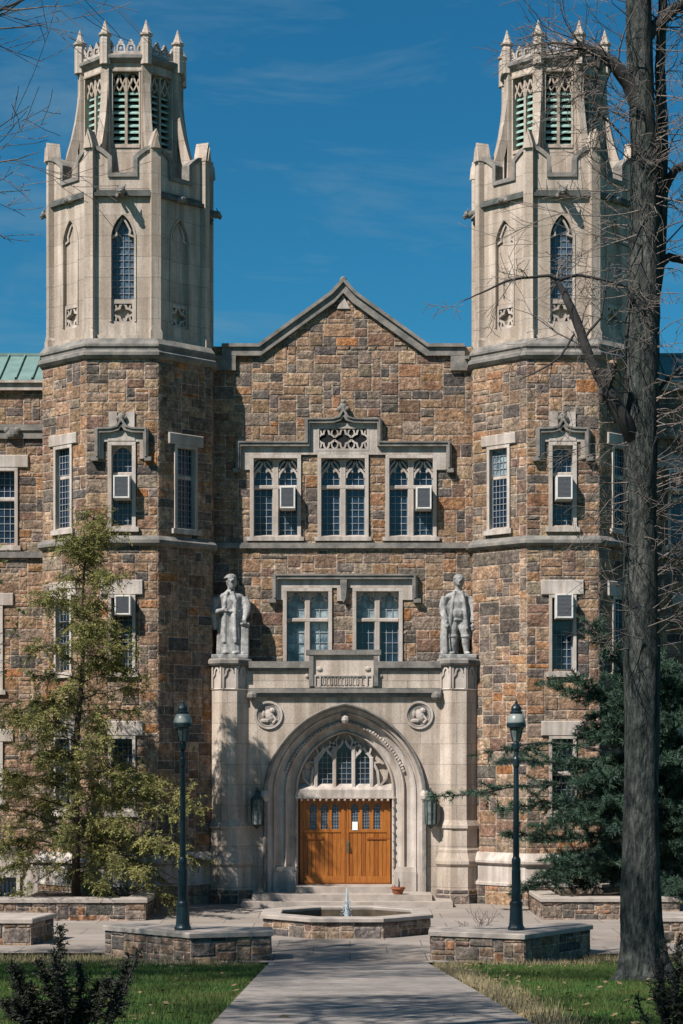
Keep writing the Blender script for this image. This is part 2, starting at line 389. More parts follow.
# ------------------------------------------------------------------ arches, windows
def arch(w, h, mixk=0.25, n=14):
    """pointed arch from (-w, 0) over (0, h) to (w, 0)"""
    pts = []
    for i in range(2*n+1):
        th = PI - PI*i/(2*n); x = w*math.cos(th); t = abs(x)/w
        pts.append((x, h*((1-mixk)*math.sqrt(max(0, 1-t*t)) + mixk*(1-t))))
    return pts
def head_plate(mb, uc, w, zs, ztop, rise, n0, n1, mixk=0.3, n=7, half=None):
    """slab of half-width `half` from zs to ztop with a pointed opening of half width w"""
    half = half or w
    a = [(uc+x, zs+z) for x, z in arch(w, rise, mixk, n)]
    if half > w: a = [(uc-half, zs), (uc-w-1e-4, zs)] + a[0:] + [(uc+w+1e-4, zs), (uc+half, zs)]
    for (x0, z0), (x1, z1) in zip(a, a[1:]):
        if x1-x0 < 1e-6: continue
        mb.quad((x0,n1,z0),(x1,n1,z1),(x1,n1,ztop),(x0,n1,ztop))
        mb.quad((x0,n0,z0),(x1,n0,z1),(x1,n1,z1),(x0,n1,z0))
def lattice(mb, u0, u1, z0, z1, su, sz, n, t=0.018):
    ku = max(1, round((u1-u0)/su)); kz = max(1, round((z1-z0)/sz))
    for i in range(1, ku): u = u0+(u1-u0)*i/ku; mb.box(u-t/2, u+t/2, n, n+0.02, z0, z1)
    for i in range(1, kz): z = z0+(z1-z0)*i/kz; mb.box(u0, u1, n, n+0.021, z-t/2, z+t/2)
def window(M, u0, u1, z0, z1, parent, lights=1, transom=None, head='flat', fr=0.10, mull=0.13, depth=0.30, sur=(0, 0, 0), sill=0.13,
           glass='window_glass', lat=(0.16, 0.19), lintel=None, label=None, headrise=None, top_glass=None):
    """stone window: opening incl. frame (u0..u1, z0..z1); parts window > pane, leading"""
    mb = MB(M); mb.use('trim_stone'); sl_, sr_, st = sur
    f = 0.06
    mb.box(u0-sl_, u0+fr, -depth, f, z0, z1); mb.box(u1-fr, u1+sr_, -depth, f, z0, z1)
    zt = z1 - fr*0.9
    mb.box(u0-sl_, u1+sr_, -depth, f+0.004, zt, z1+st)
    if lintel: mb.bbox(u0-lintel[0], u1+lintel[0], -0.05, 0.075, z1+st+0.003, z1+st+lintel[1])
    if sill:
        for (a, b) in (((-depth), 0.06),):
            mb.prism([(u0-0.08, z0-sill), (u1+0.08, z0-sill), (u1+0.08, z0), (u0-0.08, z0)], -depth, 0.10)
        mb.quad((u0+fr, -depth+0.03, z0+0.09), (u1-fr, -depth+0.03, z0+0.09), (u1-fr, 0.085, z0+0.004), (u0+fr, 0.085, z0+0.004))
    gl = MB(M); gl.use(glass); ld = MB(M); ld.use('lead')
    W_ = u1-u0-2*fr; lw = (W_-mull*(lights-1))/lights; zb = z0+0.03
    for i in range(lights-1):
        a = u0+fr+lw*(i+1)+mull*i
        mb.bbox(a, a+mull, -depth, -0.09, zb, zt)
    if transom: mb.bbox(u0+fr, u1-fr, -depth, -0.085, transom-0.05, transom+0.06)
    gn = -depth+0.06
    for i in range(lights):
        a = u0+fr+(lw+mull)*i; b = a+lw; c = (a+b)/2
        zlist = [(zb, transom-0.05), (transom+0.06, zt)] if transom else [(zb, zt)]
        for (p, q) in zlist:
            gl.use(top_glass if (top_glass and p > z0+0.5*(z1-z0)) else glass); gl.quad((a,gn,p),(b,gn,p),(b,gn,q),(a,gn,q)); lattice(ld, a, b, p, q, lat[0], lat[1], gn+0.004)
            ld.box(a, a+0.022, gn, gn+0.03, p, q); ld.box(b-0.022, b, gn, gn+0.03, p, q)
            ld.box(a, b, gn, gn+0.028, p, p+0.022)
        if head != 'flat':
            rise = headrise or lw*0.62
            if head == 'arch':
                head_plate(mb, c, lw/2, zt-rise-0.02, zt, rise, -depth, -0.12, 0.12)
                if lights == 2:
                    for sgn in (-1, 1):
                        mb.strip([(c+sgn*lw*0.46, zt-rise*0.75), (c+sgn*lw*0.27, zt-rise*0.62), (c+sgn*lw*0.30, zt-rise*0.38), (c+sgn*lw*0.10, zt-rise*0.16)], 0.05, -depth+0.05, -0.13)
            else:
                head_plate(mb, c, lw/2, zt-lw*0.30, zt, lw*0.29, -depth, -0.15, 0.1)
                h = lw/2
                for sgn in (-1, 1):      # ogee tracery bars
                    pts = [(c+sgn*h, zt-lw*1.02), (c+sgn*h*0.93, zt-lw*0.80), (c+sgn*h*0.62, zt-lw*0.60), (c+sgn*h*0.25, zt-lw*0.42), (c, zt-lw*0.12)]
                    mb.strip(pts, 0.055, -depth+0.05, -0.11)
                    mb.strip([(c+sgn*h*0.62, zt-lw*0.60), (c+sgn*h*0.35, zt-lw*0.68), (c+sgn*h*0.33, zt-lw*0.55)], 0.04, -depth+0.05, -0.13)
                    mb.strip([(c+sgn*h, zt-lw*0.62), (c+sgn*h*0.72, zt-lw*0.36), (c+sgn*h*0.35, zt-lw*0.12)], 0.045, -depth+0.05, -0.12)
    o = mb.build('window', parent, label=label)
    gl.build('pane', o, fix=False); ld.build('leading', o, fix=False)
    return o
def quatrefoil(mb, u0, u1, z0, z1, n0, n1, k=1, w=0.05):
    """pierced panel: frame plus interlaced bars"""
    mb.strip([(u0, z0), (u1, z0), (u1, z1), (u0, z1)], w*1.2, n0, n1+0.02, closed=True)
    d = (u1-u0)/k; zc = (z0+z1)/2; H = (z1-z0)/2
    for i in range(k):
        a = u0+d*i; c = a+d/2; r = min(d/2, H)
        for sx in (-1, 1):
            for sz in (-1, 1):
                mb.strip([(c+sx*d/2, zc+sz*H*0.12), (c+sx*d*0.30, zc+sz*H*0.36), (c+sx*d*0.17, zc+sz*H*0.42), (c+sx*d*0.13, zc+sz*H*0.7), (c, zc+sz*H)], w, n0, n1)
                mb.strip([(c+sx*d*0.5, zc+sz*H*0.95), (c+sx*d*0.34, zc+sz*H*0.72), (c+sx*d*0.30, zc+sz*H*0.36)], w*0.8, n0, n1-0.005)
def hood(mb, pts, w=0.13, n=0.17):
    mb.strip(pts, w, -0.02, n); mb.strip([(u, z+w*0.36) for u, z in pts], w*0.35, -0.02, n+0.035)
def ogee(uc, zb, hw, h):
    return [(uc-hw, zb), (uc-hw*0.55, zb+0.01), (uc-hw*0.22, zb+h*0.22), (uc-hw*0.05, zb+h*0.75), (uc, zb+h)]

# ------------------------------------------------------------------ the hall
BX = -0.20                                   # axis of the facade
HALL = empty('gothic_hall', (BX, 56.0, 0), 'gothic stone college hall with twin octagonal towers, pointed gable and arched oak doors', 'building')
AP = 2.28; TYF = 54.0; TYC = TYF + AP
def zt_(y): return PZ(y, TYF)

def lancet_wall(mb, M, half, z0, z1, uc, w, zb, zs, rise):
    """limestone face with one lancet opening"""
    mb.M = M
    zt = zs + rise + 0.12; H = w + 0.1
    for (a, b, c, d) in ((-half, uc-H, z0, z1), (uc+H, half, z0, z1), (uc-H, uc+H, z0, zb-0.66), (uc-H, uc+H, zt, z1)):
        mb.quad((a,0,c),(b,0,c),(b,0,d),(a,0,d))
    for sg in (-1, 1):
        a, b = sorted((uc+sg*H, uc+sg*w)); mb.quad((a,0,zb-0.66),(b,0,zb-0.66),(b,0,zs),(a,0,zs))
        mb.quad((uc+sg*w,0,zb-0.66),(uc+sg*w,-0.28,zb-0.66),(uc+sg*w,-0.28,zs),(uc+sg*w,0,zs))
    head_plate(mb, uc, w, zs, zt, rise, -0.28, 0, 0.3, 8, half=H)
    mb.quad((uc-w,0,zb-0.66),(uc+w,0,zb-0.66),(uc+w,-0.28,zb-0.6),(uc-w,-0.28,zb-0.6))
    # outer moulding
    pts = [(uc-w-0.03, zb-0.6), (uc-w-0.03, zs)] + [(uc+x, zs+z) for x, z in arch(w+0.03, rise+0.03, 0.3, 8)][1:-1] + [(uc+w+0.03, zs), (uc+w+0.03, zb-0.6)]
    mb.strip(pts, 0.05, -0.02, 0.022)

def gargoyle(M0, z, parent, q=1.0):
    M = lambda u, n, zz: M0(u, n*q, zz)
    mb = MB(M); mb.use('weathered_stone')
    mb.tube([(0,-0.05,z), (0,0.15,z+0.02), (0,0.32,z+0.02), (0,0.46,z-0.01)], [0.13, 0.12, 0.10, 0.11], 8)
    mb.ball((0,0.52,z), (0.115,0.13,0.10)); mb.ball((0,0.62,z-0.05), (0.07,0.08,0.05)); mb.ball((0,0.60,z-0.10), (0.06,0.07,0.03))
    for s in (-1, 1):
        mb.tube([(s*0.07,0.50,z+0.06), (s*0.12,0.46,z+0.16)], [0.035, 0.01], 5)
        mb.tube([(s*0.10,0.08,z-0.02), (s*0.13,0.2,z-0.08), (s*0.11,0.3,z-0.13)], [0.06,0.05,0.04], 6)
    mb.build('gargoyle', parent, smooth=True)

def tower(cx, seed, label, side):
    cy = TYC
    fr = lambda k, ap=AP: frame(cx + ap*math.sin(k*PI/4), cy - ap*math.cos(k*PI/4), k*PI/4)
    half = AP*math.tan(PI/8)
    zA0, zA1, zAt = zt_(527), zt_(442), zt_(474)
    zB0, zB1 = zt_(672), zt_(595)
    zC0, zC1 = zt_(812), zt_(736)
    wins = {0: [(-0.37, 0.37, zA0, zA1), (-0.36, 0.36, zB0, zB1), (-0.36, 0.36, zC0, zC1)]}
    for k in (-1, 1): wins[k] = [(-0.40, 0.40, zA0, zA1), (-0.38, 0.38, zB0, zB1), (-0.38, 0.38, zC0, zC1)]
    if side < 0: wins[1] = wins[1][:1]
    else: wins[-1] = wins[-1][:1]; wins[1] = wins[1][:2]
    mb = MB()
    for k in range(-2, 3):
        mb.M = fr(k); hl = wins.get(k, [])
        masonry(mb, -half, half, 1.3, 9.55, [h for h in hl if h[3] < 9.5], seed=seed*10+k)
        masonry(mb, -half, half, 9.7, 14.5, [h for h in hl if h[2] > 9.5], seed=seed*10+k+100)
        mb.M = fr(k, AP+0.13)
        masonry(mb, -half-0.05, half+0.05, -0.1, 0.52, seed=seed*10+k+200, unit=0.155)
    mb.use('field_stone'); mb.col = MORTAR
    for k in (3, 4, 5):
        mb.M = fr(k); mb.quad((-half,0,-0.1),(half,0,-0.1),(half,0,14.5),(-half,0,14.5))
    mb.M = IDENT
    # quoins at the corners
    T = mb.build('tower', HALL, fix=False, label=label)
    b = MB(); b.use('trim_stone')
    b.octo([(AP+0.10, 0.515), (AP+0.165, 0.53), (AP+0.165, 0.60), (AP+0.13, 0.62), (AP+0.13, 1.08), (AP+0.22, 1.13), (AP+0.22, 1.19), (AP+0.06, 1.40), (AP-0.02, 1.41)], cx, cy)
    b.build('base_course', T)
    b = MB(); b.use('weathered_stone')
    b.octo([(AP-0.02, 9.50), (AP+0.06, 9.52), (AP+0.14, 9.58), (AP+0.14, 9.66), (AP+0.03, 9.78), (AP-0.02, 9.78)], cx, cy)
    b.build('string_course', T)
    b = MB(); b.use('weathered_stone')
    b.octo([(AP-0.02, 14.42), (AP+0.06, 14.44), (AP+0.13, 14.52), (AP+0.13, 14.60), (AP+0.05, 14.66), (AP+0.05, 14.72), (AP+0.09, 14.76), (AP+0.09, 14.82), (AP-0.02, 14.98), (AP-0.1, 14.99)], cx, cy)
    b.build('cornice', T)
    # limestone stage
    AL = 2.07; hl = AL*math.tan(PI/8)
    z0, z1 = 14.98, 20.09
    zb, zs, rise = zt_(297), zt_(236), 0.62
    s = MB(); s.use('limestone')
    for k in range(-2, 3):
        lancet_wall(s, fr(k, AL), hl, z0, 18.98, 0, 0.30, zb, zs, rise)
        M = s.M
        s.use('limestone')
        if k in (0, -2, 2):
            pass
        else:
            s.quad((-0.32,-0.10,zb-0.1),(0.32,-0.10,zb-0.1),(0.32,-0.10,zs+rise),(-0.32,-0.10,zs+rise))
        s.box(-0.30, 0.30, -0.28, -0.06, zb-0.07, zb)                       # rail above the panel
        s.quad((-0.30,-0.20,zb-0.64),(0.30,-0.20,zb-0.64),(0.30,-0.20,zb-0.07),(-0.30,-0.20,zb-0.07))
        s.use('trim_stone'); quatrefoil(s, -0.28, 0.28, zb-0.62, zb-0.08, -0.19, -0.07, 1, 0.06)
        for sg in (-1, 1):                                                  # cusps in the head
            s.strip([(sg*0.30, zs+0.05), (sg*0.17, zs+0.10), (sg*0.19, zs+0.22), (sg*0.10, zs+0.40), (0, zs+0.56)], 0.05, -0.24, -0.05)
        s.use('limestone')
        s.box(-hl, hl, 0.001, 0.05, z0, z0+0.12)
        # parapet with a dropped centre
        prof = [(-hl, 18.97), (hl, 18.97), (hl, 20.09), (0.80, 20.09), (0.62, 20.05), (0.46, 19.93), (0.30, 19.80), (0.30, 19.38),
                (-0.30, 19.38), (-0.30, 19.80), (-0.46, 19.93), (-0.62, 20.05), (-0.80, 20.09), (-hl, 20.09)]
        s.prism(prof, -0.22, 0.0)
        s.use('weathered_stone')
        s.strip([(-hl, 20.07), (-0.80, 20.07), (-0.62, 20.03), (-0.46, 19.91), (-0.34, 19.80), (-0.34, 19.34), (0.34, 19.34), (0.34, 19.80), (0.46, 19.91), (0.62, 20.03), (0.80, 20.07), (hl, 20.07)], 0.11, -0.26, 0.05)
        s.use('dark_stone'); s.box(-hl, hl, -0.02, 0.11, 18.76, 18.86); s.box(-hl, hl, -0.02, 0.06, 18.86, 18.93)
        s.use('limestone')
    s.M = IDENT
    for k in (3, 4, 5):
        s.M = fr(k, AL); s.quad((-hl,0,z0),(hl,0,z0),(hl,0,20.0),(-hl,0,20.0))
    s.M = IDENT; s.octo([(AL-0.03, 19.0), (AL-0.03, 19.05)], cx, cy)
    st = s.build('lantern_stage', T, fix=False)
    for k in (0, -2, 2):
        g = MB(fr(k, AL)); g.use('leaded_glass'); g.quad((-0.30,-0.2,zb),(0.30,-0.2,zb),(0.30,-0.2,zs+rise),(-0.30,-0.2,zs+rise))
        if k == 0: g.use('lead'); lattice(g, -0.30, 0.30, zb, zs+rise*0.5, 0.15, 0.17, -0.195, 0.016)
        g.build('lancet_pane', T, fix=False)
    for k in (-2, 0, 2): gargoyle(fr(k, AL), 18.83, T, 0.8 if k == 0 else 0.62)
    for k in (-1, 1):
        q = MB(fr(k, AL)); q.use('weathered_stone'); q.ball((0, 0.08, 18.84), (0.16, 0.10, 0.10)); q.ball((-0.12, 0.07, 18.80), (0.08, 0.08, 0.07)); q.ball((0.12, 0.07, 18.80), (0.08, 0.08, 0.07)); q.build('boss', T)
    # corner buttresses with gabled tops
    for k in range(8):
        a = (k+0.5)*PI/4; rr = AL/math.cos(PI/8)
        q = MB(frame(cx + rr*math.sin(a), cy - rr*math.cos(a), a)); q.use('limestone')
        q.box(-0.13, 0.13, -0.25, 0.10, 14.97, 20.02)
        q.box(-0.16, 0.16, -0.25, 0.14, 14.97, 15.18); q.prism([(-0.16, 15.18), (0.16, 15.18), (0.11, 15.30), (-0.11, 15.30)], -0.2, 0.12)
        q.prism([(-0.145, 20.02), (0.145, 20.02), (0.13, 20.14), (0.05, 20.40), (0, 20.54), (-0.05, 20.40), (-0.13, 20.14)], -0.24, 0.13)
        q.prism([(-0.10, 20.02), (0.10, 20.02), (0, 20.40)], 0.13, 0.17)
        q.build('corner_buttress', T)
    # belfry
    AB = 1.30; hb = AB*math.tan(PI/8)
    bz0, bz1 = 19.05, 22.62; wz0, wz1 = PZ(146, 55.05), PZ(72, 55.05); ww = 0.37
    b = MB(); b.use('limestone')
    for k in range(-2, 6):
        M = fr(k, AB); b.M = M
        if k > 2:
            b.quad((-hb,0,bz0),(hb,0,bz0),(hb,0,bz1),(-hb,0,bz1)); continue
        for (a_, b_, c_, d_) in ((-hb, -ww, bz0, bz1), (ww, hb, bz0, bz1), (-ww, ww, bz0, wz0), (-ww, ww, wz1, bz1)):
            b.quad((a_,0,c_),(b_,0,c_),(b_,0,d_),(a_,0,d_))
        for sg in (-1, 1):
            b.box(sg*ww-0.02, sg*ww+0.02, -0.3, 0.02, wz0, wz1)
            c = sg*ww/2
            head_plate(b, c, ww/2-0.03, wz1-0.16, wz1, 0.15, -0.28, -0.09, 0.3, half=ww/2)
            for s2 in (-1, 1):
                h = ww/2-0.02
                b.strip([(c+s2*h, wz1-0.55), (c+s2*h*0.85, wz1-0.42), (c+s2*h*0.3, wz1-0.25), (c, wz1-0.06)], 0.045, -0.26, -0.07)
                b.strip([(c+s2*h*0.0, wz1-0.50), (c+s2*h*0.45, wz1-0.38), (c+s2*h*0.95, wz1-0.16)], 0.035, -0.26, -0.08)
        b.box(-0.035, 0.035, -0.28, -0.06, wz0, wz1); b.box(-ww, ww, -0.3, 0.03, wz0-0.07, wz0+0.02); b.box(-ww-0.03, ww+0.03, -0.05, 0.035, wz1-0.01, wz1+0.05)
    b.M = IDENT; b.octo([(AB-0.05, bz0), (AB-0.05, bz0+0.05)], cx, cy); b.octo([(AB-0.05, bz1-0.05), (AB-0.05, bz1)], cx, cy)
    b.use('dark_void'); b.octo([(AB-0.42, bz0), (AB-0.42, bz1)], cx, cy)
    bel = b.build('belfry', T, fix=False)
    for k in range(-2, 3):
        lv = MB(fr(k, AB)); lv.use('slat_copper')
        nl = 9
        for sg in (-1, 1):
            u0, u1 = sorted((sg*0.035, sg*(ww-0.02)))
            for i in range(nl):
                z = wz0+0.06+(wz1-0.60-wz0)*i/(nl-1)
                lv.prism([(u0, 0), (u1, 0), (u1, 0.02), (u0, 0.02)], 0, 0.0) if False else None
                P = [(u0,-0.30,z+0.11),(u1,-0.30,z+0.11),(u1,-0.12,z-0.01),(u0,-0.12,z-0.01)]
                lv.quad(*P); lv.quad(P[3], P[2], (u1,-0.12,z-0.055), (u0,-0.12,z-0.055))
        lv.build('louvre', T, fix=False)
    for k in range(8):
        a = (k+0.5)*PI/4
        q = MB(frame(cx, cy, a)); q.use('limestone')
        r = AB/math.cos(PI/8)
        # n = radial distance here: post, then the swept flying strut
        q.box(-0.12, 0.12, r-0.16, r+0.06, bz0, bz1)
        outer = [(r+0.05, 22.1), (r+0.10, 21.6), (r+0.17, 21.15), (r+0.27, 20.7), (r+0.40, 20.25), (r+0.52, 19.9), (r+0.62, 19.6)]
        inner = [(r-0.02, 21.9), (r+0.0, 21.4), (r+0.02, 20.95), (r+0.09, 20.5), (r+0.20, 20.05), (r+0.30, 19.7), (r+0.38, 19.5)]
        for (o0, o1, i0, i1) in zip(outer, outer[1:], inner, inner[1:]):
            A_ = [(-0.10, o0[0], o0[1]), (0.10, o0[0], o0[1]), (0.10, o1[0], o1[1]), (-0.10, o1[0], o1[1])]
            B_ = [(-0.10, i0[0], i0[1]), (0.10, i0[0], i0[1]), (0.10, i1[0], i1[1]), (-0.10, i1[0], i1[1])]
            q.quad(*A_); q.quad(*B_[::-1]); q.quad(A_[1], B_[1], B_[2], A_[2]); q.quad(A_[0], A_[3], B_[3], B_[0])
        q.box(-0.10, 0.10, r+0.25, r+0.64, 19.0, 19.62)
        q.build('flying_buttress', T)
    c = MB(); c.use('weathered_stone')
    c.octo([(AB, 22.56), (AB+0.06, 22.58), (AB+0.14, 22.66), (AB+0.14, 22.74), (AB+0.05, 22.80), (AB-0.1, 22.80)], cx, cy)
    c.build('crown_moulding', T)
    c = MB(); c.use('trim_stone')
    for k in range(-2, 6):
        c.M = fr(k, AB+0.02); h2 = (AB+0.02)*math.tan(PI/8)
        c.box(-h2, h2, -0.10, 0.0, 22.79, 22.88)
        for i in range(4):
            u = -h2 + (i+0.5)*2*h2/4; t = 0.04 if i in (1, 2) else 0
            c.strip([(u-0.11, 22.86), (u-0.09, 22.98+t), (u, 23.10+t), (u+0.09, 22.98+t), (u+0.11, 22.86)], 0.05, -0.09, -0.01)
            c.box(u-0.03, u+0.03, -0.085, -0.015, 23.0+t, 23.16+t); c.box(u-0.065, u+0.065, -0.08, -0.02, 23.06+t, 23.11+t)
            c.ball((u, -0.05, 22.96), (0.05, 0.03, 0.05), 6, 4)
    c.build('crest', T)
    for k in range(8):
        a = (k+0.5)*PI/4; r = AB/math.cos(PI/8)
        q = MB(); q.use('limestone')
        x, y = cx+(r+0.03)*math.sin(a), cy-(r+0.03)*math.cos(a)
        q.lathe([(0.155, 22.5), (0.155, 23.18), (0.135, 23.20), (0.135, 23.26), (0.18, 23.28), (0.18, 23.33), (0.13, 23.36), (0.07, 23.52), (0.015, 23.70)], x, y, 8, PI/8)
        q.build('pinnacle', T)
    # windows of the three storeys
    for k in (-1, 0, 1):
        M = fr(k)
        for i, (u0, u1, z0_, z1_) in enumerate(wins[k]):
            if i == 0: window(M, u0, u1, z0_, z1_, HALL, transom=zAt, head='arch', fr=0.10 if k == 0 else 0.09, depth=0.34 if k == 0 else 0.17, lat=(0.13, 0.17),
                              lintel=(0.0 if k == 0 else 0.2, 0.30), sur=(0, 0, 0), top_glass=('pale_glass' if k == -1 and side > 0 else None))
            else: window(M, u0, u1, z0_, z1_, HALL, transom=(None if i == 1 else (z0_+z1_)/2), fr=0.08, depth=0.34 if k == 0 else 0.17, lat=(0.14, 0.2), lintel=(0.2, 0.40),
                         glass='window_glass')
        if k == 0:
            h = MB(M); h.use('weathered_stone')
            zt = zt_(431)
            hood(h, [(-0.64, zt_(459)), (-0.64, zt)] + ogee(0, zt, 0.5, 0.26) + [(p[0]*-1, p[1]) for p in ogee(0, zt, 0.5, 0.26)[::-1][1:]] + [(0.64, zt), (0.64, zt_(459))])
            for sg in (-1, 1): h.box(sg*0.70-0.09, sg*0.70+0.09, 0, 0.18, zt_(461.5), zt_(457.5))
            h.ball((0, 0.10, zt+0.36), (0.10, 0.09, 0.11)); h.ball((0.08, 0.09, zt+0.33), (0.07, 0.06, 0.06)); h.ball((-0.08, 0.09, zt+0.33), (0.07, 0.06, 0.06))
            h.use('trim_stone'); h.box(-0.58, 0.58, -0.03, 0.056, zA1+0.002, zt-0.05); 
            for sg in (-1, 1):
                a, b_ = sorted((sg*0.58, sg*0.475)); h.box(a, b_, -0.03, 0.055, zt_(459), zA1)
            h.box(-0.34, -0.12, -0.02, 0.06, zt+0.1, zt+0.5); h.box(0.12, 0.34, -0.02, 0.06, zt+0.1, zt+0.5)
            h.build('hood_mould', T)
    return T
TXL, TXR = PX(121.8, 54), PX(562.5, 54)
tower(TXL, 1, 'tower on the side of the feathery tree', -1); tower(TXR, 2, 'tower behind the big bare tree', 1)

# ---- gable wall
GY = 56.0
GM = frame(0, GY, 0)
gx = lambda px: PX(px, GY); gz = lambda py: PZ(py, GY)
XL, XR = gx(212), gx(474)
tops = [(gx(213), gz(362)), (gx(224), gz(362)), (gx(225), gz(350)), (gx(258), gz(350)), (gx(333), gz(297)), (gx(339), gz(288)), (gx(343.3), gz(281)),
        (gx(347.5), gz(288)), (gx(353), gz(297)), (gx(427), gz(350)), (gx(461), gz(350)), (gx(462), gz(362)), (gx(473), gz(362))]
def gtop(u):
    for (a, c), (b, d) in zip(tops, tops[1:]):
        if a <= u <= b: return c + (d-c)*(u-a)/max(1e-6, b-a)
    return tops[0][1]
up = [(gx(a), gx(b), gz(537), gz(455)) for a, b in ((250, 301), (317.5, 368.5), (385.5, 436.5))]
lo = [(gx(a), gx(b), gz(664), gz(588)) for a, b in ((283, 332), (352.5, 402.5))]
panel = (gx(317), gx(369), gz(450), gz(427))
mb = MB(GM)
holes = up + lo + [panel]
masonry(mb, XL, XR, 6.2, gz(346.5), holes, seed=77)
# refill of the triangle
masonry(mb, gx(225), gx(461), gz(346.5), gz(283), top=lambda u: gtop(u)-0.06, seed=78, back=False)
mb.col = MORTAR; mb.use('field_stone')
mb.poly([(XL,0,gz(346.5))] + [(u,0,z) for u, z in tops[2:11]] + [(XR,0,gz(346.5))])
mb.quad((XL,0,0),(XR,0,0),(XR,0,6.2),(XL,0,6.2))
GW = mb.build('gable_wall', HALL, fix=False)
cp = MB(GM); cp.use('weathered_stone')
cpts = [(gx(222), gz(351)), (gx(259), gz(351)), (gx(331), gz(299)), (gx(338), gz(291.5)), (gx(343.3), gz(285.5)),
        (gx(348.5), gz(291.5)), (gx(355.5), gz(299)), (gx(427.5), gz(351)), (gx(464.5), gz(351))]
cp.strip(cpts, 0.29, -0.45, 0.12); cp.strip([(u, z+0.13) for u, z in cpts], 0.09, -0.5, 0.19); cp.strip([(u, z-0.12) for u, z in cpts[1:-1]], 0.05, -0.3, 0.08)
for a_, b_, c_, d_ in ((222, 236, 355, 371), (206, 222, 360, 371), (450.5, 464.5, 355, 371), (464.5, 482, 360, 371)):
    cp.box(gx(a_), gx(b_)-0.002, -0.45, 0.115, gz(d_), gz(c_))
for a_, b_ in ((204, 222), (464.5, 484)): cp.box(gx(a_), gx(b_), -0.5, 0.19, gz(360), gz(357))
cp.ball((gx(343.3), -0.15, gz(279.5)), (0.10, 0.16, 0.12))
cp.use('trim_stone'); cp.prism([(gx(337), gz(309)), (gx(350), gz(309)), (gx(343.3), gz(296))], -0.03, 0.05)
cp.build('coping', GW)
b = MB(GM); b.use('weathered_stone')
b.box(XL, XR, -0.05, 0.10, gz(548.5), gz(545)); b.prism([(XL, gz(545)), (XR, gz(545)), (XR, gz(543)), (XL, gz(543))], -0.05, 0.07)
b.build('string_course', GW)
for (a, b_, c, d) in up:
    window(GM, a, b_, c, d, HALL, lights=2, transom=gz(487), head='ogee', fr=0.10, mull=0.17, depth=0.32, sill=0.11, lat=(0.155, 0.19))
for i, (a, b_, c, d) in enumerate(lo):
    window(GM, a, b_, c, d, HALL, lights=2, transom=gz(620), head='arch', fr=0.10, mull=0.15, depth=0.32, sill=0, lat=(0.2, 0.25), glass='pale_glass' if i == 0 else 'window_glass', headrise=0.34, top_glass='blind_glass')
# window blind behind the arched heads of the second window
h = MB(GM); h.use('trim_stone')
zb_ = gz(455)
def cut(a, b, z0, z1, t=0.062): h.box(gx(a), gx(b), -0.03, t, z0, z1)
cut(241, 317, zb_+0.002, gz(446)); cut(369, 446, zb_+0.002, gz(446)); cut(317, 369, zb_+0.002, gz(450))
cut(309, 317, gz(446), gz(423)); cut(369, 377.5, gz(446), gz(423)); cut(317, 369, gz(427), gz(423))
cut(241, 250, gz(470), zb_); cut(436.5, 446, gz(470), zb_)
quatrefoil(h, panel[0]+0.03, panel[1]-0.03, panel[2], panel[3]-0.02, -0.06, 0.05, 3, 0.05)
h.use('dark_void'); h.M = frame(0, GY, 0); h.quad((panel[0],0.006,panel[2]),(panel[1],0.006,panel[2]),(panel[1],0.006,panel[3]),(panel[0],0.006,panel[3]))
h.use('weathered_stone')
og = [(u, z) for u, z in ogee(gx(343.3), gz(421.5), 0.5, 0.28)]
hood(h, [(gx(238.5), gz(470)), (gx(238.5), gz(444.5)), (gx(307), gz(444.5)), (gx(307), gz(421.5))] + og + [(2*gx(343.3)-u, z) for u, z in og[::-1][1:]] + [(gx(379.5), gz(421.5)), (gx(379.5), gz(444.5)), (gx(448.5), gz(444.5)), (gx(448.5), gz(470))])
for x in (236.5, 450): h.box(gx(x)-0.09, gx(x)+0.09, 0, 0.18, gz(473), gz(469))
for q in ((0, 0.40, 0.11), (-0.1, 0.33, 0.08), (0.1, 0.33, 0.08), (0, 0.52, 0.07)): h.ball((gx(343.3)+q[0], 0.1, gz(421.5)+q[1]), (q[2], 0.08, q[2]))
h.build('window_surround', GW)
h = MB(GM); h.use('trim_stone')
zb_ = gz(588)
def cut(a, b, z0, z1, t=0.062): h.box(gx(a), gx(b), -0.03, t, z0, z1)
cut(277, 414, zb_+0.002, gz(579)); cut(277, 283, gz(600), zb_); cut(402.5, 413, gz(600), zb_)
cut(337, 348, gz(601), zb_, 0.066)
h.use('weathered_stone')
hood(h, [(gx(275), gz(600)), (gx(275), gz(577)), (gx(414.5), gz(577)), (gx(414.5), gz(600))])
for x in (272.5, 417): h.box(gx(x)-0.1, gx(x)+0.1, 0, 0.18, gz(603), gz(599))
h.prism([(gx(340), gz(579)), (gx(347), gz(579)), (gx(346), gz(598)), (gx(343.5), gz(603)), (gx(341), gz(598))], 0, 0.16)
h.build('window_surround', GW)
# roof behind the gable
b = MB(); b.use('copper')
rx, rz = gx(343.3), gz(300)
for sg in (-1, 1):
    b.quad((rx, GY+0.4, rz), (rx+sg*2.35, GY+0.4, gz(358)), (rx+sg*2.35, GY+9, gz(358)), (rx, GY+9, rz))
    b.quad((rx+sg*2.35, GY+0.4, gz(358)), (rx+sg*3.6, GY+0.4, gz(372)), (rx+sg*3.6, GY+9, gz(372)), (rx+sg*2.35, GY+9, gz(358)))
b.build('roof', HALL)

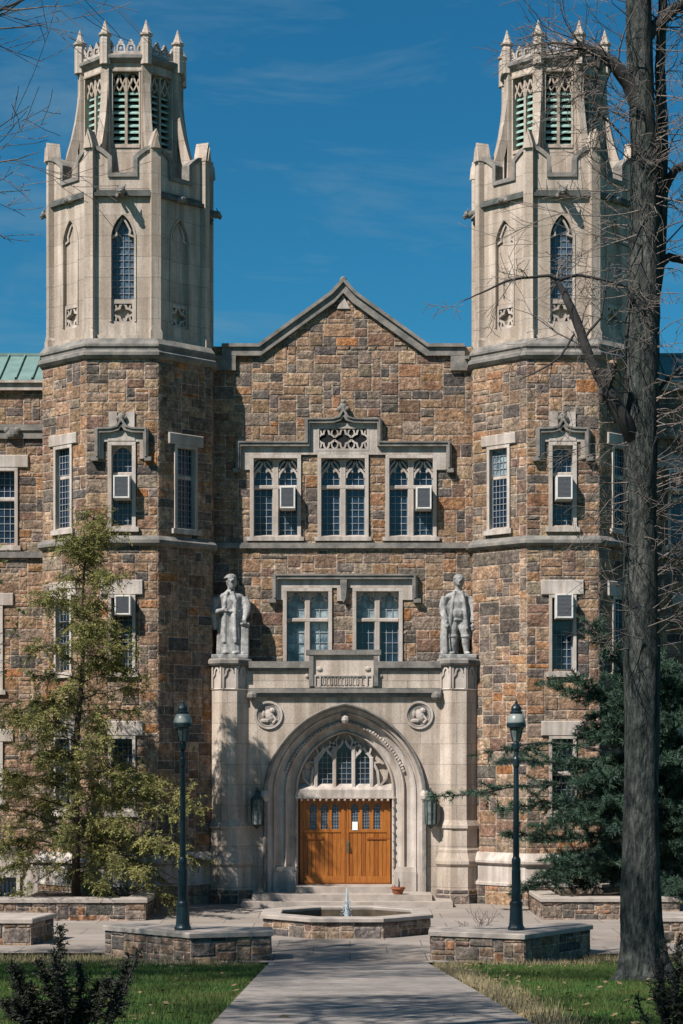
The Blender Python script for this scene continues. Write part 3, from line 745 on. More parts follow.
# ---- wings
WY = 57.3
WM = frame(0, WY, 0)
wx = lambda px: PX(px, WY); wz = lambda py: PZ(py, WY)
for sg in (-1, 1):
    if sg < 0: x0, x1 = -15.5, TXL-1.2
    else: x0, x1 = TXR+1.2, 15.5
    mir = (lambda px: px) if sg < 0 else (lambda px: 685.5-px)
    def ww_(a, b, c, d):
        p, q = sorted((wx(mir(a)), wx(mir(b)))); return (p, q, wz(d), wz(c))
    wl = [ww_(-40, 18, 468, 546), ww_(-48, 3, 606, 690), ww_(-48, 3, 742, 800), ww_(-120, -62, 468, 546)]
    m_ = MB(WM)
    masonry(m_, x0, x1, 1.2, wz(386), wl, seed=300+sg, )
    m_.use('field_stone'); m_.col = MORTAR
    Wg = m_.build('wing', HALL, fix=False)
    t = MB(WM); t.use('trim_stone')
    t.box(x0, x1, -0.3, 0.10, -0.1, 0.9); t.prism([(x0, 0.9), (x1, 0.9), (x1, 1.22), (x0, 1.22)], -0.3, 0.04)
    t.build('base_course', Wg)
    t = MB(WM); t.use('trim_stone'); t.box(x0, x1, -0.3, 0.16, wz(391), wz(384)); t.box(x0, x1, -0.3, 0.24, wz(384), wz(381.5)); t.build('eaves_cornice', Wg)
    t = MB(WM); t.use('weathered_stone'); t.box(x0, x1, -0.05, 0.14, wz(431), wz(425)); t.box(x0, x1, -0.05, 0.09, wz(439), wz(431))
    for px in (13, -60):
        u = wx(mir(px)); t.ball((u, 0.12, wz(434)), (0.2, 0.12, 0.16)); t.ball((u-0.14, 0.12, wz(431)), (0.1, 0.1, 0.1)); t.ball((u+0.14, 0.12, wz(431)), (0.1, 0.1, 0.1))
    t.box(x0, x1, -0.05, 0.10, wz(558), wz(552)); t.build('string_course', Wg)
    for i, (a, b_, c, d) in enumerate(wl[:3]):
        window(WM, a, b_, c, d, HALL, lights=2, transom=c+(d-c)*0.6, fr=0.09, mull=0.14, depth=0.3, lat=(0.16, 0.2), lintel=(0.3, 0.36), glass=('window_glass' if i != 1 else 'pale_glass'))
    # window of the basement beside the tower, under a shouldered arch
    p, q = sorted((wx(mir(-30)), wx(mir(19))))
    w_ = MB(frame(0, WY-0.1, 0)); w_.use('trim_stone'); w_.box(p-0.1, q+0.12, -0.05, 0.06, 0.62, 0.84)
    w_.strip([(p, 0.05), (p, 0.64), (q, 0.64), (q, 0.05)], 0.10, -0.02, 0.07)
    w_ = w_.build('basement_window', HALL)
    g = MB(frame(0, WY-0.1, 0)); g.use('window_glass'); g.quad((p,0.006,0),(q,0.006,0),(q,0.006,0.64),(p,0.006,0.64)); g.build('pane', w_, fix=False)
    g = MB(frame(0, WY-0.1, 0)); g.use('lamp_green')
    for i in range(12): u = p+(q-p)*(i+.5)/12; g.box(u-0.012, u+0.012, 0.03, 0.05, 0, 0.62)
    g.build('grille', w_)
    # standing seam roof
    r = MB(); r.use('copper'); ez = wz(381.5); e = WY-0.2; rn = 1.75; sl_ = math.tan(R(30))
    P = lambda x, d, up: (x, e+d, ez+0.01+d*sl_+up)
    r.quad(P(x0,0,0), P(x1,0,0), P(x1,rn,0), P(x0,rn,0)); r.quad(P(x0,rn,0), P(x1,rn,0), (x1, e+9, ez+rn*sl_), (x0, e+9, ez+rn*sl_))
    r.box(x0, x1, e+rn-0.05, e+rn+0.1, ez+rn*sl_, ez+rn*sl_+0.08)
    x = x0+0.2
    while x < x1:
        r.quad(P(x-0.02,0,0.07), P(x+0.02,0,0.07), P(x+0.02,rn,0.07), P(x-0.02,rn,0.07)); r.quad(P(x-0.02,0,0), P(x-0.02,0,0.07), P(x-0.02,rn,0.07), P(x-0.02,rn,0)); r.quad(P(x+0.02,0,0.07), P(x+0.02,0,0), P(x+0.02,rn,0), P(x+0.02,rn,0.07))
        x += 0.46
    r.build('roof', Wg, fix=False)
    k_ = MB(); k_.use('trim_stone'); k_.box(x0, x1, WY+0.35, WY+8.6, 0, ez-0.02); k_.build('rear_block', Wg)

# ---- entrance porch
PY = 55.2
PM = frame(0, PY, 0)
px_ = lambda p: PX(p, PY); pz_ = lambda p: PZ(p, PY)
AC_ = px_(345)                                # axis of the archway
OW, OH, ZS = 2.20, pz_(703)-pz_(795), pz_(795)
IW, IH = 1.27, pz_(733)-pz_(790)
x0, x1 = px_(248), px_(441)
ztop = pz_(688)
w_ = MB(PM); w_.use('limestone')
w_.quad((x0,0,-0.1),(AC_-OW,0,-0.1),(AC_-OW,0,ZS),(x0,0,ZS)); w_.quad((AC_+OW,0,-0.1),(x1,0,-0.1),(x1,0,ZS),(AC_+OW,0,ZS))
a = [(x0, ZS)] + [(AC_+x, ZS+z) for x, z in arch(OW, OH, 0.14, 20)] + [(x1, ZS)]
for (ua, za), (ub, zb2) in zip(a, a[1:]): w_.quad((ua,0,za),(ub,0,zb2),(ub,0,ztop),(ua,0,ztop))
w_.quad((x0,0,ztop),(x1,0,ztop),(x1,-0.8,ztop),(x0,-0.8,ztop))
PORCH = w_.build('entrance_porch', HALL, fix=False)
# deep moulded archway
prof = [(0.0, 0.09), (0.03, 0.14), (0.07, 0.13), (0.085, 0.03), (0.13, -0.03), (0.22, -0.05), (0.235, -0.12), (0.27, -0.15), (0.31, -0.12), (0.345, -0.15), (0.36, -0.24),
        (0.46, -0.30), (0.60, -0.36), (0.615, -0.30), (0.65, -0.27), (0.69, -0.31), (0.70, -0.40), (0.78, -0.46), (0.90, -0.50), (0.915, -0.46), (0.95, -0.44), (0.99, -0.48), (1.0, -0.80)]
m_ = MB(PM); m_.use('trim_stone'); rows = []
for t, n in prof:
    w = OW+(IW-OW)*t; h = OH+(IH-OH)*t; zs = ZS+(pz_(790)-ZS)*t
    rows.append([(AC_-w, n, 0.02)] + [(AC_+x, n, zs+z) for x, z in arch(w, h, 0.14, 20)] + [(AC_+w, n, 0.02)])
for ri, (ra, rb) in enumerate(zip(rows, rows[1:])):
    m_.use('weathered_stone' if ri < 4 else 'trim_stone')
    ia = [m_.vert(p) for p in ra]; ib = [m_.vert(p) for p in rb]
    for k in range(len(ia)-1): m_.face((ia[k], ia[k+1], ib[k+1], ib[k]))
# carved leaves in the hollow
rng = random.Random(5)
hollow = [(AC_+x, ZS+z) for x, z in arch(OW+(IW-OW)*0.53, OH+(IH-OH)*0.53, 0.14, 34)]
for i, (u, z) in enumerate(hollow[8:-8]):
    m_.ball((u, -0.30, z), (0.045, 0.05, 0.045), 6, 4)
    m_.ball((u+rng.uniform(-.03,.03), -0.29, z+rng.uniform(-.03,.03)), (0.03, 0.04, 0.03), 5, 4)
m_.ball((AC_, -0.12, ZS+OH-0.42), (0.12, 0.12, 0.14), 8, 5)
for sg in (-1, 1):
    w = OW+(IW-OW)*0.95
    for z in [0.75+0.23*i for i in range(10)]: m_.ball((AC_+sg*w, -0.43, z), (0.035, 0.04, 0.04), 6, 4)
    m_.box(AC_+sg*1.62-0.30, AC_+sg*1.62+0.30, -0.45, -0.10, 0.02, 0.85); m_.prism([(AC_+sg*1.62-0.30, 0.85), (AC_+sg*1.62+0.30, 0.85), (AC_+sg*1.62+0.22, 0.97), (AC_+sg*1.62-0.22, 0.97)], -0.45, -0.14)
    m_.ball((AC_+sg*(OW-0.04), 0.06, ZS-0.02), (0.14, 0.13, 0.17), 8, 6)
ARCH = m_.build('archway', PORCH, fix=False)
# tympanum with three lights
TN = -0.62
lx = [(px_(a), px_(b)) for a, b in ((317.5, 332), (336.8, 351.5), (355.8, 370))]
t = MB(PM); t.use('trim_stone')
zl0, zl1 = pz_(797), pz_(790)
t.box(AC_-IW-0.02, AC_+IW+0.02, -0.95, TN+0.14, zl0, zl1); t.quad((AC_-IW, TN+0.14, zl1), (AC_+IW, TN+0.14, zl1), (AC_+IW, TN-0.05, zl1+0.16), (AC_-IW, TN-0.05, zl1+0.16))
t.box(AC_-IW-0.1, AC_+IW+0.1, -0.95, TN+0.17, zl0-0.05, zl0)
for i in range(15): t.ball((AC_-IW+0.1+i*(2*IW-0.2)/14, TN+0.14, zl0-0.09), (0.04, 0.04, 0.04), 6, 4)
bars = [lx[0][0]-0.05, (lx[0][1]+lx[1][0])/2, (lx[1][1]+lx[2][0])/2, lx[2][1]+0.05]
zi = pz_(785)
for i, u in enumerate(bars):
    zt2 = pz_(746) if i in (1, 2) else pz_(757); t.bbox(u-0.055, u+0.055, TN-0.1, TN+0.06, zl1+0.03, zt2)
for (a_, b_), zt2 in zip(lx, (pz_(757), pz_(750), pz_(757))):
    c = (a_+b_)/2; hw = (b_-a_)/2+0.05
    for sg in (-1, 1):
        t.strip([(c+sg*hw, zt2-0.1), (c+sg*hw*0.85, zt2+0.02), (c+sg*hw*0.4, zt2+0.12), (c, zt2+0.30)], 0.07, TN-0.1, TN+0.04)
        t.strip([(c+sg*hw*0.7, zt2+0.05), (c+sg*hw*0.95, zt2+0.25), (c+sg*hw*0.5, zt2+0.42)], 0.05, TN-0.1, TN+0.03)
for sg in (-1, 1):
    t.strip([(AC_+sg*0.93, zl1+0.05), (AC_+sg*0.88, zl1+0.5), (AC_+sg*0.75, zl1+0.78), (AC_+sg*0.55, zl1+1.08), (AC_+sg*0.25, zl1+1.3)], 0.07, TN-0.1, TN+0.03)
    t.strip([(AC_+sg*0.95, zl1+0.1), (AC_+sg*1.12, zl1+0.3), (AC_+sg*1.16, zl1+0.55)], 0.06, TN-0.1, TN+0.02)
    t.strip([(AC_+sg*0.72, zl1+0.72), (AC_+sg*0.95, zl1+0.75), (AC_+sg*1.05, zl1+0.7)], 0.05, TN-0.1, TN+0.02)
TY = t.build('tympanum_window', PORCH)
g = MB(PM); g.use('limestone')
pts = [(AC_-IW, zl1)] + [(AC_+x, pz_(790)+z) for x, z in arch(IW, IH, 0.14, 14)] + [(AC_+IW, zl1)]
g.poly([(u, TN-0.085, z) for u, z in pts]); g.build('tympanum_back', TY, fix=False)
g = MB(PM); g.use('window_glass')
for (a_, b_), zt2 in zip(lx, (pz_(757), pz_(750), pz_(757))):
    c = (a_+b_)/2
    g.poly([(a_, TN-0.07, zl1+0.14), (b_, TN-0.07, zl1+0.14), (b_, TN-0.07, zt2-0.05), ((b_+c)/2, TN-0.07, zt2+0.1), (c, TN-0.07, zt2+0.25), ((a_+c)/2, TN-0.07, zt2+0.1), (a_, TN-0.07, zt2-0.05)])
g.build('pane', TY, fix=False)
g = MB(PM); g.use('lead')
for (a_, b_) in lx: lattice(g, a_, b_, zl1+0.14, pz_(752), 0.13, 0.15, TN-0.066, 0.014)
g.build('leading', TY)
# doors
DN = -0.66
dz0, dz1 = pz_(885)-0.0, zl0-0.02
dz0 = 0.49
for sg in (-1, 1):
    d = MB(PM); d.use('oak')
    u0, u1 = sorted((AC_+sg*0.006, AC_+sg*(IW-0.03)))
    wmid = dz0+(dz1-dz0)*0.60; wt = dz1-0.14
    lights = [u0+(u1-u0)*(0.30+0.245*i) if sg < 0 else u0+(u1-u0)*(0.21+0.245*i) for i in range(3)]
    lw = 0.092
    n0, n1 = DN-0.05, DN
    # lower planks
    np_ = 9
    for i in range(np_):
        p = u0+0.10+(u1-u0-0.2)*i/np_; q = u0+0.10+(u1-u0-0.2)*(i+1)/np_
        d.use('oak' if i % 3 else 'oak_dark'); d.bbox(p+0.003, q-0.003, n0, n1-0.012, dz0+0.2, wmid-0.02, 0.006)
    d.use('oak')
    d.bbox(u0, u0+0.10, n0, n1+0.012, dz0, dz1, 0.008); d.bbox(u1-0.10, u1, n0, n1+0.012, dz0, dz1, 0.008)
    d.bbox(u0+0.10, u1-0.10, n0, n1+0.008, dz0+0.04, dz0+0.2, 0.008); d.bbox(u0+0.10, u1-0.10, n0, n1+0.008, wmid-0.02, wmid+0.07, 0.008); d.bbox(u0+0.10, u1-0.10, n0, n1+0.010, wt, dz1, 0.008)
    d.use('oak_dark'); d.bbox(u0+0.02, u1-0.02, n0, n1+0.02, dz0+0.0, dz0+0.05, 0.006); d.use('oak')
    edges = [u0+0.10] + [v for c in lights for v in (c-lw, c+lw)] + [u1-0.10]
    for p, q in zip(edges[::2], edges[1::2]): d.bbox(p, q, n0, n1+0.004, wmid+0.07, wt, 0.006)
    for c in lights: head_plate(d, c, lw, wt-0.17, wt, 0.15, n0, n1+0.002, 0.5)
    D = d.build('door', PORCH)
    g = MB(PM); g.use('leaded_glass'); l = MB(PM); l.use('lead')
    for c in lights:
        g.quad((c-lw,n0+0.012,wmid+0.07),(c+lw,n0+0.012,wmid+0.07),(c+lw,n0+0.012,wt),(c-lw,n0+0.012,wt)); lattice(l, c-lw, c+lw, wmid+0.07, wt-0.06, 0.062, 0.085, n0+0.014, 0.010)
    g.build('pane', D, fix=False); l.build('leading', D)
    if sg > 0: hd = MB(PM); hd.use('brass'); uh = AC_+0.075
    if sg > 0: hd.box(uh-0.035, uh+0.035, n1+0.012, n1+0.022, 1.36, 1.66); hd.tube([(uh, n1+0.02, 1.42), (uh, n1+0.08, 1.45), (uh, n1+0.08, 1.57), (uh, n1+0.02, 1.61)], 0.014, 6)
    if sg > 0: hd.build('handle', D)
    hg = MB(PM); hg.use('oak_dark')
    ue = u1 if sg > 0 else u0
    for z in (wmid-0.18,):
        p, q = sorted((ue, ue-sg*0.62)); hg.box(p, q, n1-0.012, n1+0.016, z-0.025, z+0.025)
        hg.ball((ue-sg*0.62, n1, z), (0.05, 0.02, 0.05), 6, 4)
    hg.build('hinge', D)
    # jamb rib
nb = MB(PM); nb.use('oak_dark'); nb.box(AC_-0.022, AC_+0.022, DN-0.03, DN+0.028, dz0, dz1); nb.build('door_meeting_stile', PORCH)
nb = MB(PM); nb.use('dark_void'); nb.quad((AC_-IW,DN-0.055,0.4),(AC_+IW,DN-0.055,0.4),(AC_+IW,DN-0.055,zl0+0.02),(AC_-IW,DN-0.055,zl0+0.02)); nb.build('door_rebate', PORCH, fix=False)
# parapet over the arch
p = MB(PM); p.use('limestone')
p.box(x0, x1, -0.30, 0.02, ztop-0.001, pz_(664)); 
xa, xb = px_(309), px_(378)
p.box(xa, xb, -0.32, 0.06, ztop+0.02, pz_(655))
p.use('weathered_stone')
p.box(x0, xa, -0.34, 0.13, pz_(668), pz_(661.5)); p.box(xb, x1, -0.34, 0.13, pz_(668), pz_(661.5))
p.box(x0, xa, -0.3, 0.07, pz_(671), pz_(668)); p.box(xb, x1, -0.3, 0.07, pz_(671), pz_(668))
p.box(xa-0.08, xb+0.08, -0.34, 0.15, pz_(655), pz_(650)); p.box(xa, xa+0.12, -0.3, 0.13, pz_(686), pz_(655)); p.box(xb-0.12, xb, -0.3, 0.13, pz_(686), pz_(655))
p.box(x0, x1, -0.2, 0.17, pz_(693), pz_(690)); p.box(x0, x1, -0.2, 0.10, pz_(697), pz_(693)); p.box(x0, x1, -0.2, 0.12, pz_(690), pz_(688.5))
for u in (x0+0.12, x1-0.12): p.ball((u, 0.14, pz_(696)), (0.15, 0.14, 0.14), 8, 5)
p.use('trim_stone')
for u in (px_(307), px_(380.5)): p.ball((u, 0.03, pz_(676)), (0.06, 0.04, 0.06), 8, 5)
PAR = p.build('porch_parapet', PORCH)
ins = MB(PM); ins.use('trim_stone')
ia, ib = xa+0.14, xb-0.14; zi0, zi1 = pz_(686.5), pz_(676.5)
ins.box(ia, ib, 0.058, 0.10, zi1, zi1+0.045); ins.box(ia, ib, 0.058, 0.09, zi0-0.03, zi0)
for u in (ia+0.02, ia+0.16, ib-0.16, ib-0.02): ins.box(u-0.02, u+0.02, 0.058, 0.10, zi0, zi1)
for s in (ia+0.12, ib-0.16): ins.ball((s+0.02, 0.06, pz_(669)), (0.09, 0.05, 0.07), 8, 5)
u = ia+0.22; rng = random.Random(11)
while u < ib-0.26:                           # worn carved lettering, no longer readable
    k = rng.choice('IUNOC ')
    if k == ' ': u += 0.05; continue
    w = 0.07
    za, zb3 = zi0+0.035, zi1-0.03; c0, c1 = 0.058, 0.082
    ins.box(u, u+0.018, c0, c1, za, zb3)
    if k in 'UNO': ins.box(u+w-0.018, u+w, c0, c1, za, zb3)
    if k in 'UOC': ins.box(u, u+w, c0, c1, za, za+0.018)
    if k in 'OC': ins.box(u, u+w, c0, c1, zb3-0.018, zb3)
    if k == 'N': ins.strip([(u, zb3), (u+w, za)], 0.018, c0, c1)
    u += (w if k != 'I' else 0.018) + 0.03
ins.build('inscription_panel', PORCH)
for pxm in (268.5, 419):                      # round carved medallions
    u, z = px_(pxm), pz_(715); m_ = MB(PM); m_.use('trim_stone'); N = 28
    ring = [(u+0.35*math.cos(2*PI*i/N), z+0.35*math.sin(2*PI*i/N)) for i in range(N)]
    m_.strip(ring, 0.06, -0.02, 0.05, closed=True)
    m_.strip([(u+0.29*math.cos(2*PI*i/N), z+0.29*math.sin(2*PI*i/N)) for i in range(N)], 0.03, -0.02, 0.02, closed=True)
    m_.use('weathered_stone'); m_.poly([(u+0.33*math.cos(2*PI*i/N), 0.004, z+0.33*math.sin(2*PI*i/N)) for i in range(N)]); m_.use('trim_stone')
    m_.ball((u+0.03, 0.0, z-0.02), (0.13, 0.09, 0.19), 10, 6, Matrix.Rotation(R(-25), 3, 'Y')); m_.ball((u+0.10, 0.02, z+0.12), (0.09, 0.08, 0.08), 8, 5)
    m_.ball((u-0.10, 0.01, z-0.16), (0.13, 0.07, 0.07), 8, 5); m_.ball((u-0.13, 0.0, z+0.02), (0.06, 0.06, 0.11), 8, 5); m_.tube([(u+0.12, 0.03, z-0.02), (u+0.2, 0.05, z-0.13), (u+0.12, 0.04, z-0.22)], 0.035, 6)
    m_.build('medallion', PORCH, smooth=False)
# porch deck
k_ = MB(); k_.use('trim_stone'); k_.box(x0-0.5, x1+0.5, PY+0.3, GY-0.02, 6.15, pz_(690)); k_.build('porch_deck', PORCH)
# piers
PCY = 55.40
pcx = [PX(230.5, PCY), PX(458, PCY)]
for cxp in pcx:
    q = MB(); q.use('limestone'); A = 0.49
    zc0, zc1, zc2 = PZ(690, 55), PZ(666, 55), PZ(658, 55)
    q.octo([(A+0.10, -0.1), (A+0.10, 0.40)], cxp, PCY); 
    q.octo([(A+0.075, 0.40), (A+0.075, PZ(867, 55)), (A+0.13, PZ(864, 55)), (A+0.13, PZ(861, 55)), (A+0.05, PZ(853, 55)), (A+0.05, PZ(850, 55)), (A+0.02, PZ(848, 55)), (A+0.02, PZ(829, 55)), (A+0.07, PZ(828, 55)), (A+0.07, PZ(826, 55)), (A, PZ(820, 55)), (A, zc0)], cxp, PCY)
    q.use('trim_stone')
    q.octo([(A+0.01, zc0), (A+0.03, zc0+0.02), (A-0.03, zc0+0.05), (A-0.03, zc1)], cxp, PCY)
    for k in range(-2, 3):                   # trefoil headed niches round the top
        ap = A-0.03; q.M = frame(cxp+ap*math.sin(k*PI/4), PCY-ap*math.cos(k*PI/4), k*PI/4); hf = ap*math.tan(PI/8)
        q.strip([(-hf+0.025, zc0+0.05), (-hf+0.025, zc1)], 0.05, -0.02, 0.045); q.strip([(hf-0.025, zc0+0.05), (hf-0.025, zc1)], 0.05, -0.02, 0.045)
        for sg in (-1, 1): q.strip([(sg*hf*0.85, zc1-0.30), (sg*hf*0.5, zc1-0.22), (sg*hf*0.42, zc1-0.12), (0, zc1-0.02)], 0.05, -0.02, 0.04)
        q.M = IDENT
    q.use('weathered_stone'); q.octo([(A-0.03, zc1), (A+0.06, zc1+0.02), (A+0.10, zc1+0.07), (A+0.10, zc2-0.06), (A+0.05, zc2), (A-0.1, zc2)], cxp, PCY)
    pier = q.build('pier', PORCH)
    q = MB(); rngp = random.Random(int(cxp*100))
    for k in range(-2, 3):
        ap = A+0.102; hf = ap*math.tan(PI/8); q.M = frame(cxp+ap*math.sin(k*PI/4), PCY-ap*math.cos(k*PI/4), k*PI/4)
        masonry(q, -hf, hf, 0.0, 0.40, unit=0.13, seed=int(cxp*10)+k, pal=PALW, back=False, proud=0.02)
    q.build('pier_foot', PORCH, fix=False)
# steps
st = MB(); st.use('coping_stone')
for i, (a_, b_, y) in enumerate(((242, 452, 53.5), (252, 432, 53.95), (295, 393, 54.6))):
    st.box(PX(a_, 54), PX(b_, 54), y, 56.3, 0.0 if i == 0 else 0.16*i+0.001, 0.16*(i+1))
st.build('entrance_steps', PORCH)

# ------------------------------------------------------------------ ground
def gz0(y):                                   # height of the lawn
    if y > 39.6: return 0.0
    if y < 2: return 2.85-0.072*2
    return 2.85-0.072*y
bm_ = MB(); bm_.use('lawn_soil')
ys = [-300, -40, 2, 10, 16, 22, 28, 34, 39.6, 41, 60, 120, 900]; xs = [-700, -60, -20, -10, -5, 0, 5, 10, 20, 60, 700]
grid = [[bm_.vert((x, y, gz0(y)-0.03)) for x in xs] for y in ys]
for j in range(len(ys)-1):
    for i in range(len(xs)-1): bm_.face((grid[j][i], grid[j][i+1], grid[j+1][i+1], grid[j+1][i]))
structure(bm_.build('lawn_ground', fix=False))
def pl(y): return -1.52+0.0118*(38-y)
def pr(y): return 1.48+0.0134*(38-y)
pv = MB(); pv.use('concrete')
yy = [-2, 6, 12, 16]
y = -2.0
while y < 39.0:
    y2 = min(y+1.5, 39.2)
    pv.quad((pl(y), y+0.012, gz0(y+.012)+0.012), (pr(y), y+0.012, gz0(y+.012)+0.012), (pr(y2), y2-0.012, gz0(y2-.012)+0.012), (pl(y2), y2-0.012, gz0(y2-.012)+0.012))
    y = y2
for y in [-2+1.5*i for i in range(28)]:
    if y < 39: pv.quad((pl(y), y-0.03, gz0(y-.03)+0.002), (pr(y), y-0.03, gz0(y-.03)+0.002), (pr(y), y+0.03, gz0(y+.03)+0.002), (pl(y), y+0.03, gz0(y+.03)+0.002))
structure(pv.build('path', fix=False))
pz2 = MB(); pz2.use('paving')
pz2.poly([(-1.75, 39.2, 0.03), (1.85, 39.2, 0.03), (3.3, 39.9, 0.02), (4.8, 41.0, 0.02), (14, 41.2, 0.02), (14, 54.9, 0.02), (-14, 54.9, 0.02), (-14, 41.2, 0.02), (-4.9, 41.2, 0.02), (-3.1, 40.2, 0.02)][::1])
structure(pz2.build('plaza_paving', fix=False))
sl2 = MB(); sl2.use('mulch'); sl2.box(-8.3, -5.3, 49.85, 55.0, -0.02, 0.36); structure(sl2.build('planter_soil'))
sl2 = MB(); sl2.use('mulch'); sl2.box(5.05, 7.95, 50.1, 55.0, -0.02, 0.36); structure(sl2.build('planter_soil'))

# ------------------------------------------------------------------ low walls, fountain
def offset_poly(P, d):
    k = len(P); out = []
    for i in range(k):
        a, b, c = Vector(P[i-1]), Vector(P[i]), Vector(P[(i+1) % k])
        d1 = (b-a).normalized(); d2 = (c-b).normalized(); n1 = Vector((d1.y, -d1.x)); n2 = Vector((d2.y, -d2.x)); m = (n1+n2).normalized()
        out.append(tuple(b + m*(d/max(0.4, m.dot(n1)))))
    return out
def low_wall(P, label, z0=0.0, zt=0.60, seed=1, ct=0.10):
    cx = sum(p[0] for p in P)/len(P); cy = sum(p[1] for p in P)/len(P)
    e = empty('garden_wall', (cx, cy, z0), label, 'stone wall', 'low stone walls around the plaza')
    m_ = MB()
    for i in range(len(P)):
        a, b = Vector(P[i]), Vector(P[(i+1) % len(P)]); L_ = (b-a).length; d = (b-a)/L_
        m_.M = frame(a.x, a.y, math.atan2(d.y, d.x))
        masonry(m_, 0, L_, z0-0.15, zt-ct, unit=0.098, seed=seed*31+i, pal=PALW, proud=0.025, gap=0.011)
    m_.build('masonry', e, fix=False)
    c = MB(); c.use('coping_stone'); Q = offset_poly(P, 0.05); Q2 = offset_poly(P, 0.03)
    c.slab(Q, zt-ct, zt-0.02)
    a = [c.vert((x, y, zt-0.02)) for x, y in Q]; b = [c.vert((x, y, zt)) for x, y in Q2]
    for i in range(len(P)): c.face((a[i], a[(i+1)%len(P)], b[(i+1)%len(P)], b[i]))
    c.face(b); c.build('coping', e)
    return e
low_wall([(1.57, 39.75), (3.30, 38.95), (4.82, 41.15), (4.45, 41.7), (3.15, 40.75), (1.62, 40.55)], 'low angled stone wall carrying the lamp post nearest the big bare trunk', seed=1)
low_wall([(-4.90, 41.0), (-3.05, 39.2), (-1.53, 39.7), (-1.58, 40.5), (-3.0, 40.75), (-4.6, 41.6)], 'low angled stone wall carrying the lamp post in front of the feathery tree', seed=2)
low_wall([(-8.6, 49.3), (-4.92, 49.3), (-4.85, 52.6), (-5.32, 52.6), (-5.37, 49.85), (-8.6, 49.85)], 'low stone planter wall in front of the feathery tree trunk, pale coping', seed=3, zt=0.55)
low_wall([(4.65, 49.6), (7.98, 49.6), (7.98, 50.15), (5.12, 50.15), (5.06, 52.8), (4.6, 52.8)], 'low stone planter wall in front of the dark pine, orange stones', seed=4, zt=0.55)
low_wall([(-9.2, 43.0), (-6.68, 42.9), (-6.42, 44.4), (-9.2, 44.6)], 'short stone wall block at the left picture edge near the shrub', seed=5, zt=0.58)
low_wall([(6.2, 43.4), (9.2, 43.3), (9.2, 44.8), (6.0, 44.8)], 'shaded stone wall block just right of the big bare trunk', seed=6, zt=0.58)

FX, FY = -0.07, 46.3
ft = empty('fountain', (FX, FY, 0), 'octagonal stone fountain basin with thin water jet before the doors', 'fountain')
fa = 1.91; mb = MB()
for k in range(8):
    ap = fa-0.06; mb.M = frame(FX+ap*math.sin(k*PI/4), FY-ap*math.cos(k*PI/4), k*PI/4); hf = ap*math.tan(PI/8)
    masonry(mb, -hf, hf, -0.02, 0.37, unit=0.10, seed=900+k, pal=PALW, proud=0.02, gap=0.011)
mb.build('basin_wall', ft, fix=False)
b = MB(); b.use('wet_stone'); b.octo([(fa-0.47, 0.0), (fa-0.47, 0.40), (fa-0.30, 0.40)], FX, FY, cap=False); b.build('basin_lining', ft, fix=False)
b = MB(); b.use('coping_stone')
b.octo([(fa-0.43, 0.36), (fa-0.45, 0.45), (fa-0.43, 0.47), (fa-0.02, 0.47), (fa+0.01, 0.45), (fa+0.01, 0.38), (fa-0.1, 0.375)], FX, FY, cap=False)
b.build('coping', ft)
b = MB(); b.use('water'); b.octo([(fa-0.48, 0.10), (fa-0.48, 0.13)], FX, FY); b.build('water', ft)
b = MB(); b.use('spray'); rng = random.Random(3)
b.lathe([(0.15, 0.12), (0.09, 0.20), (0.07, 0.36), (0.045, 0.48), (0.05, 0.58), (0.03, 0.70), (0.034, 0.80), (0.016, 0.92), (0.006, 1.0)], FX, FY, 9)
for i in range(260):
    a = rng.uniform(0, 2*PI); r = abs(rng.gauss(0.05, 0.07)); b.ball((FX+r*math.cos(a), FY+r*math.sin(a), 0.16+rng.random()*0.86*max(0.12, 1-r*4.5)), rng.uniform(0.006, 0.016), 5, 4)
b.build('water_jet', ft, smooth=True)

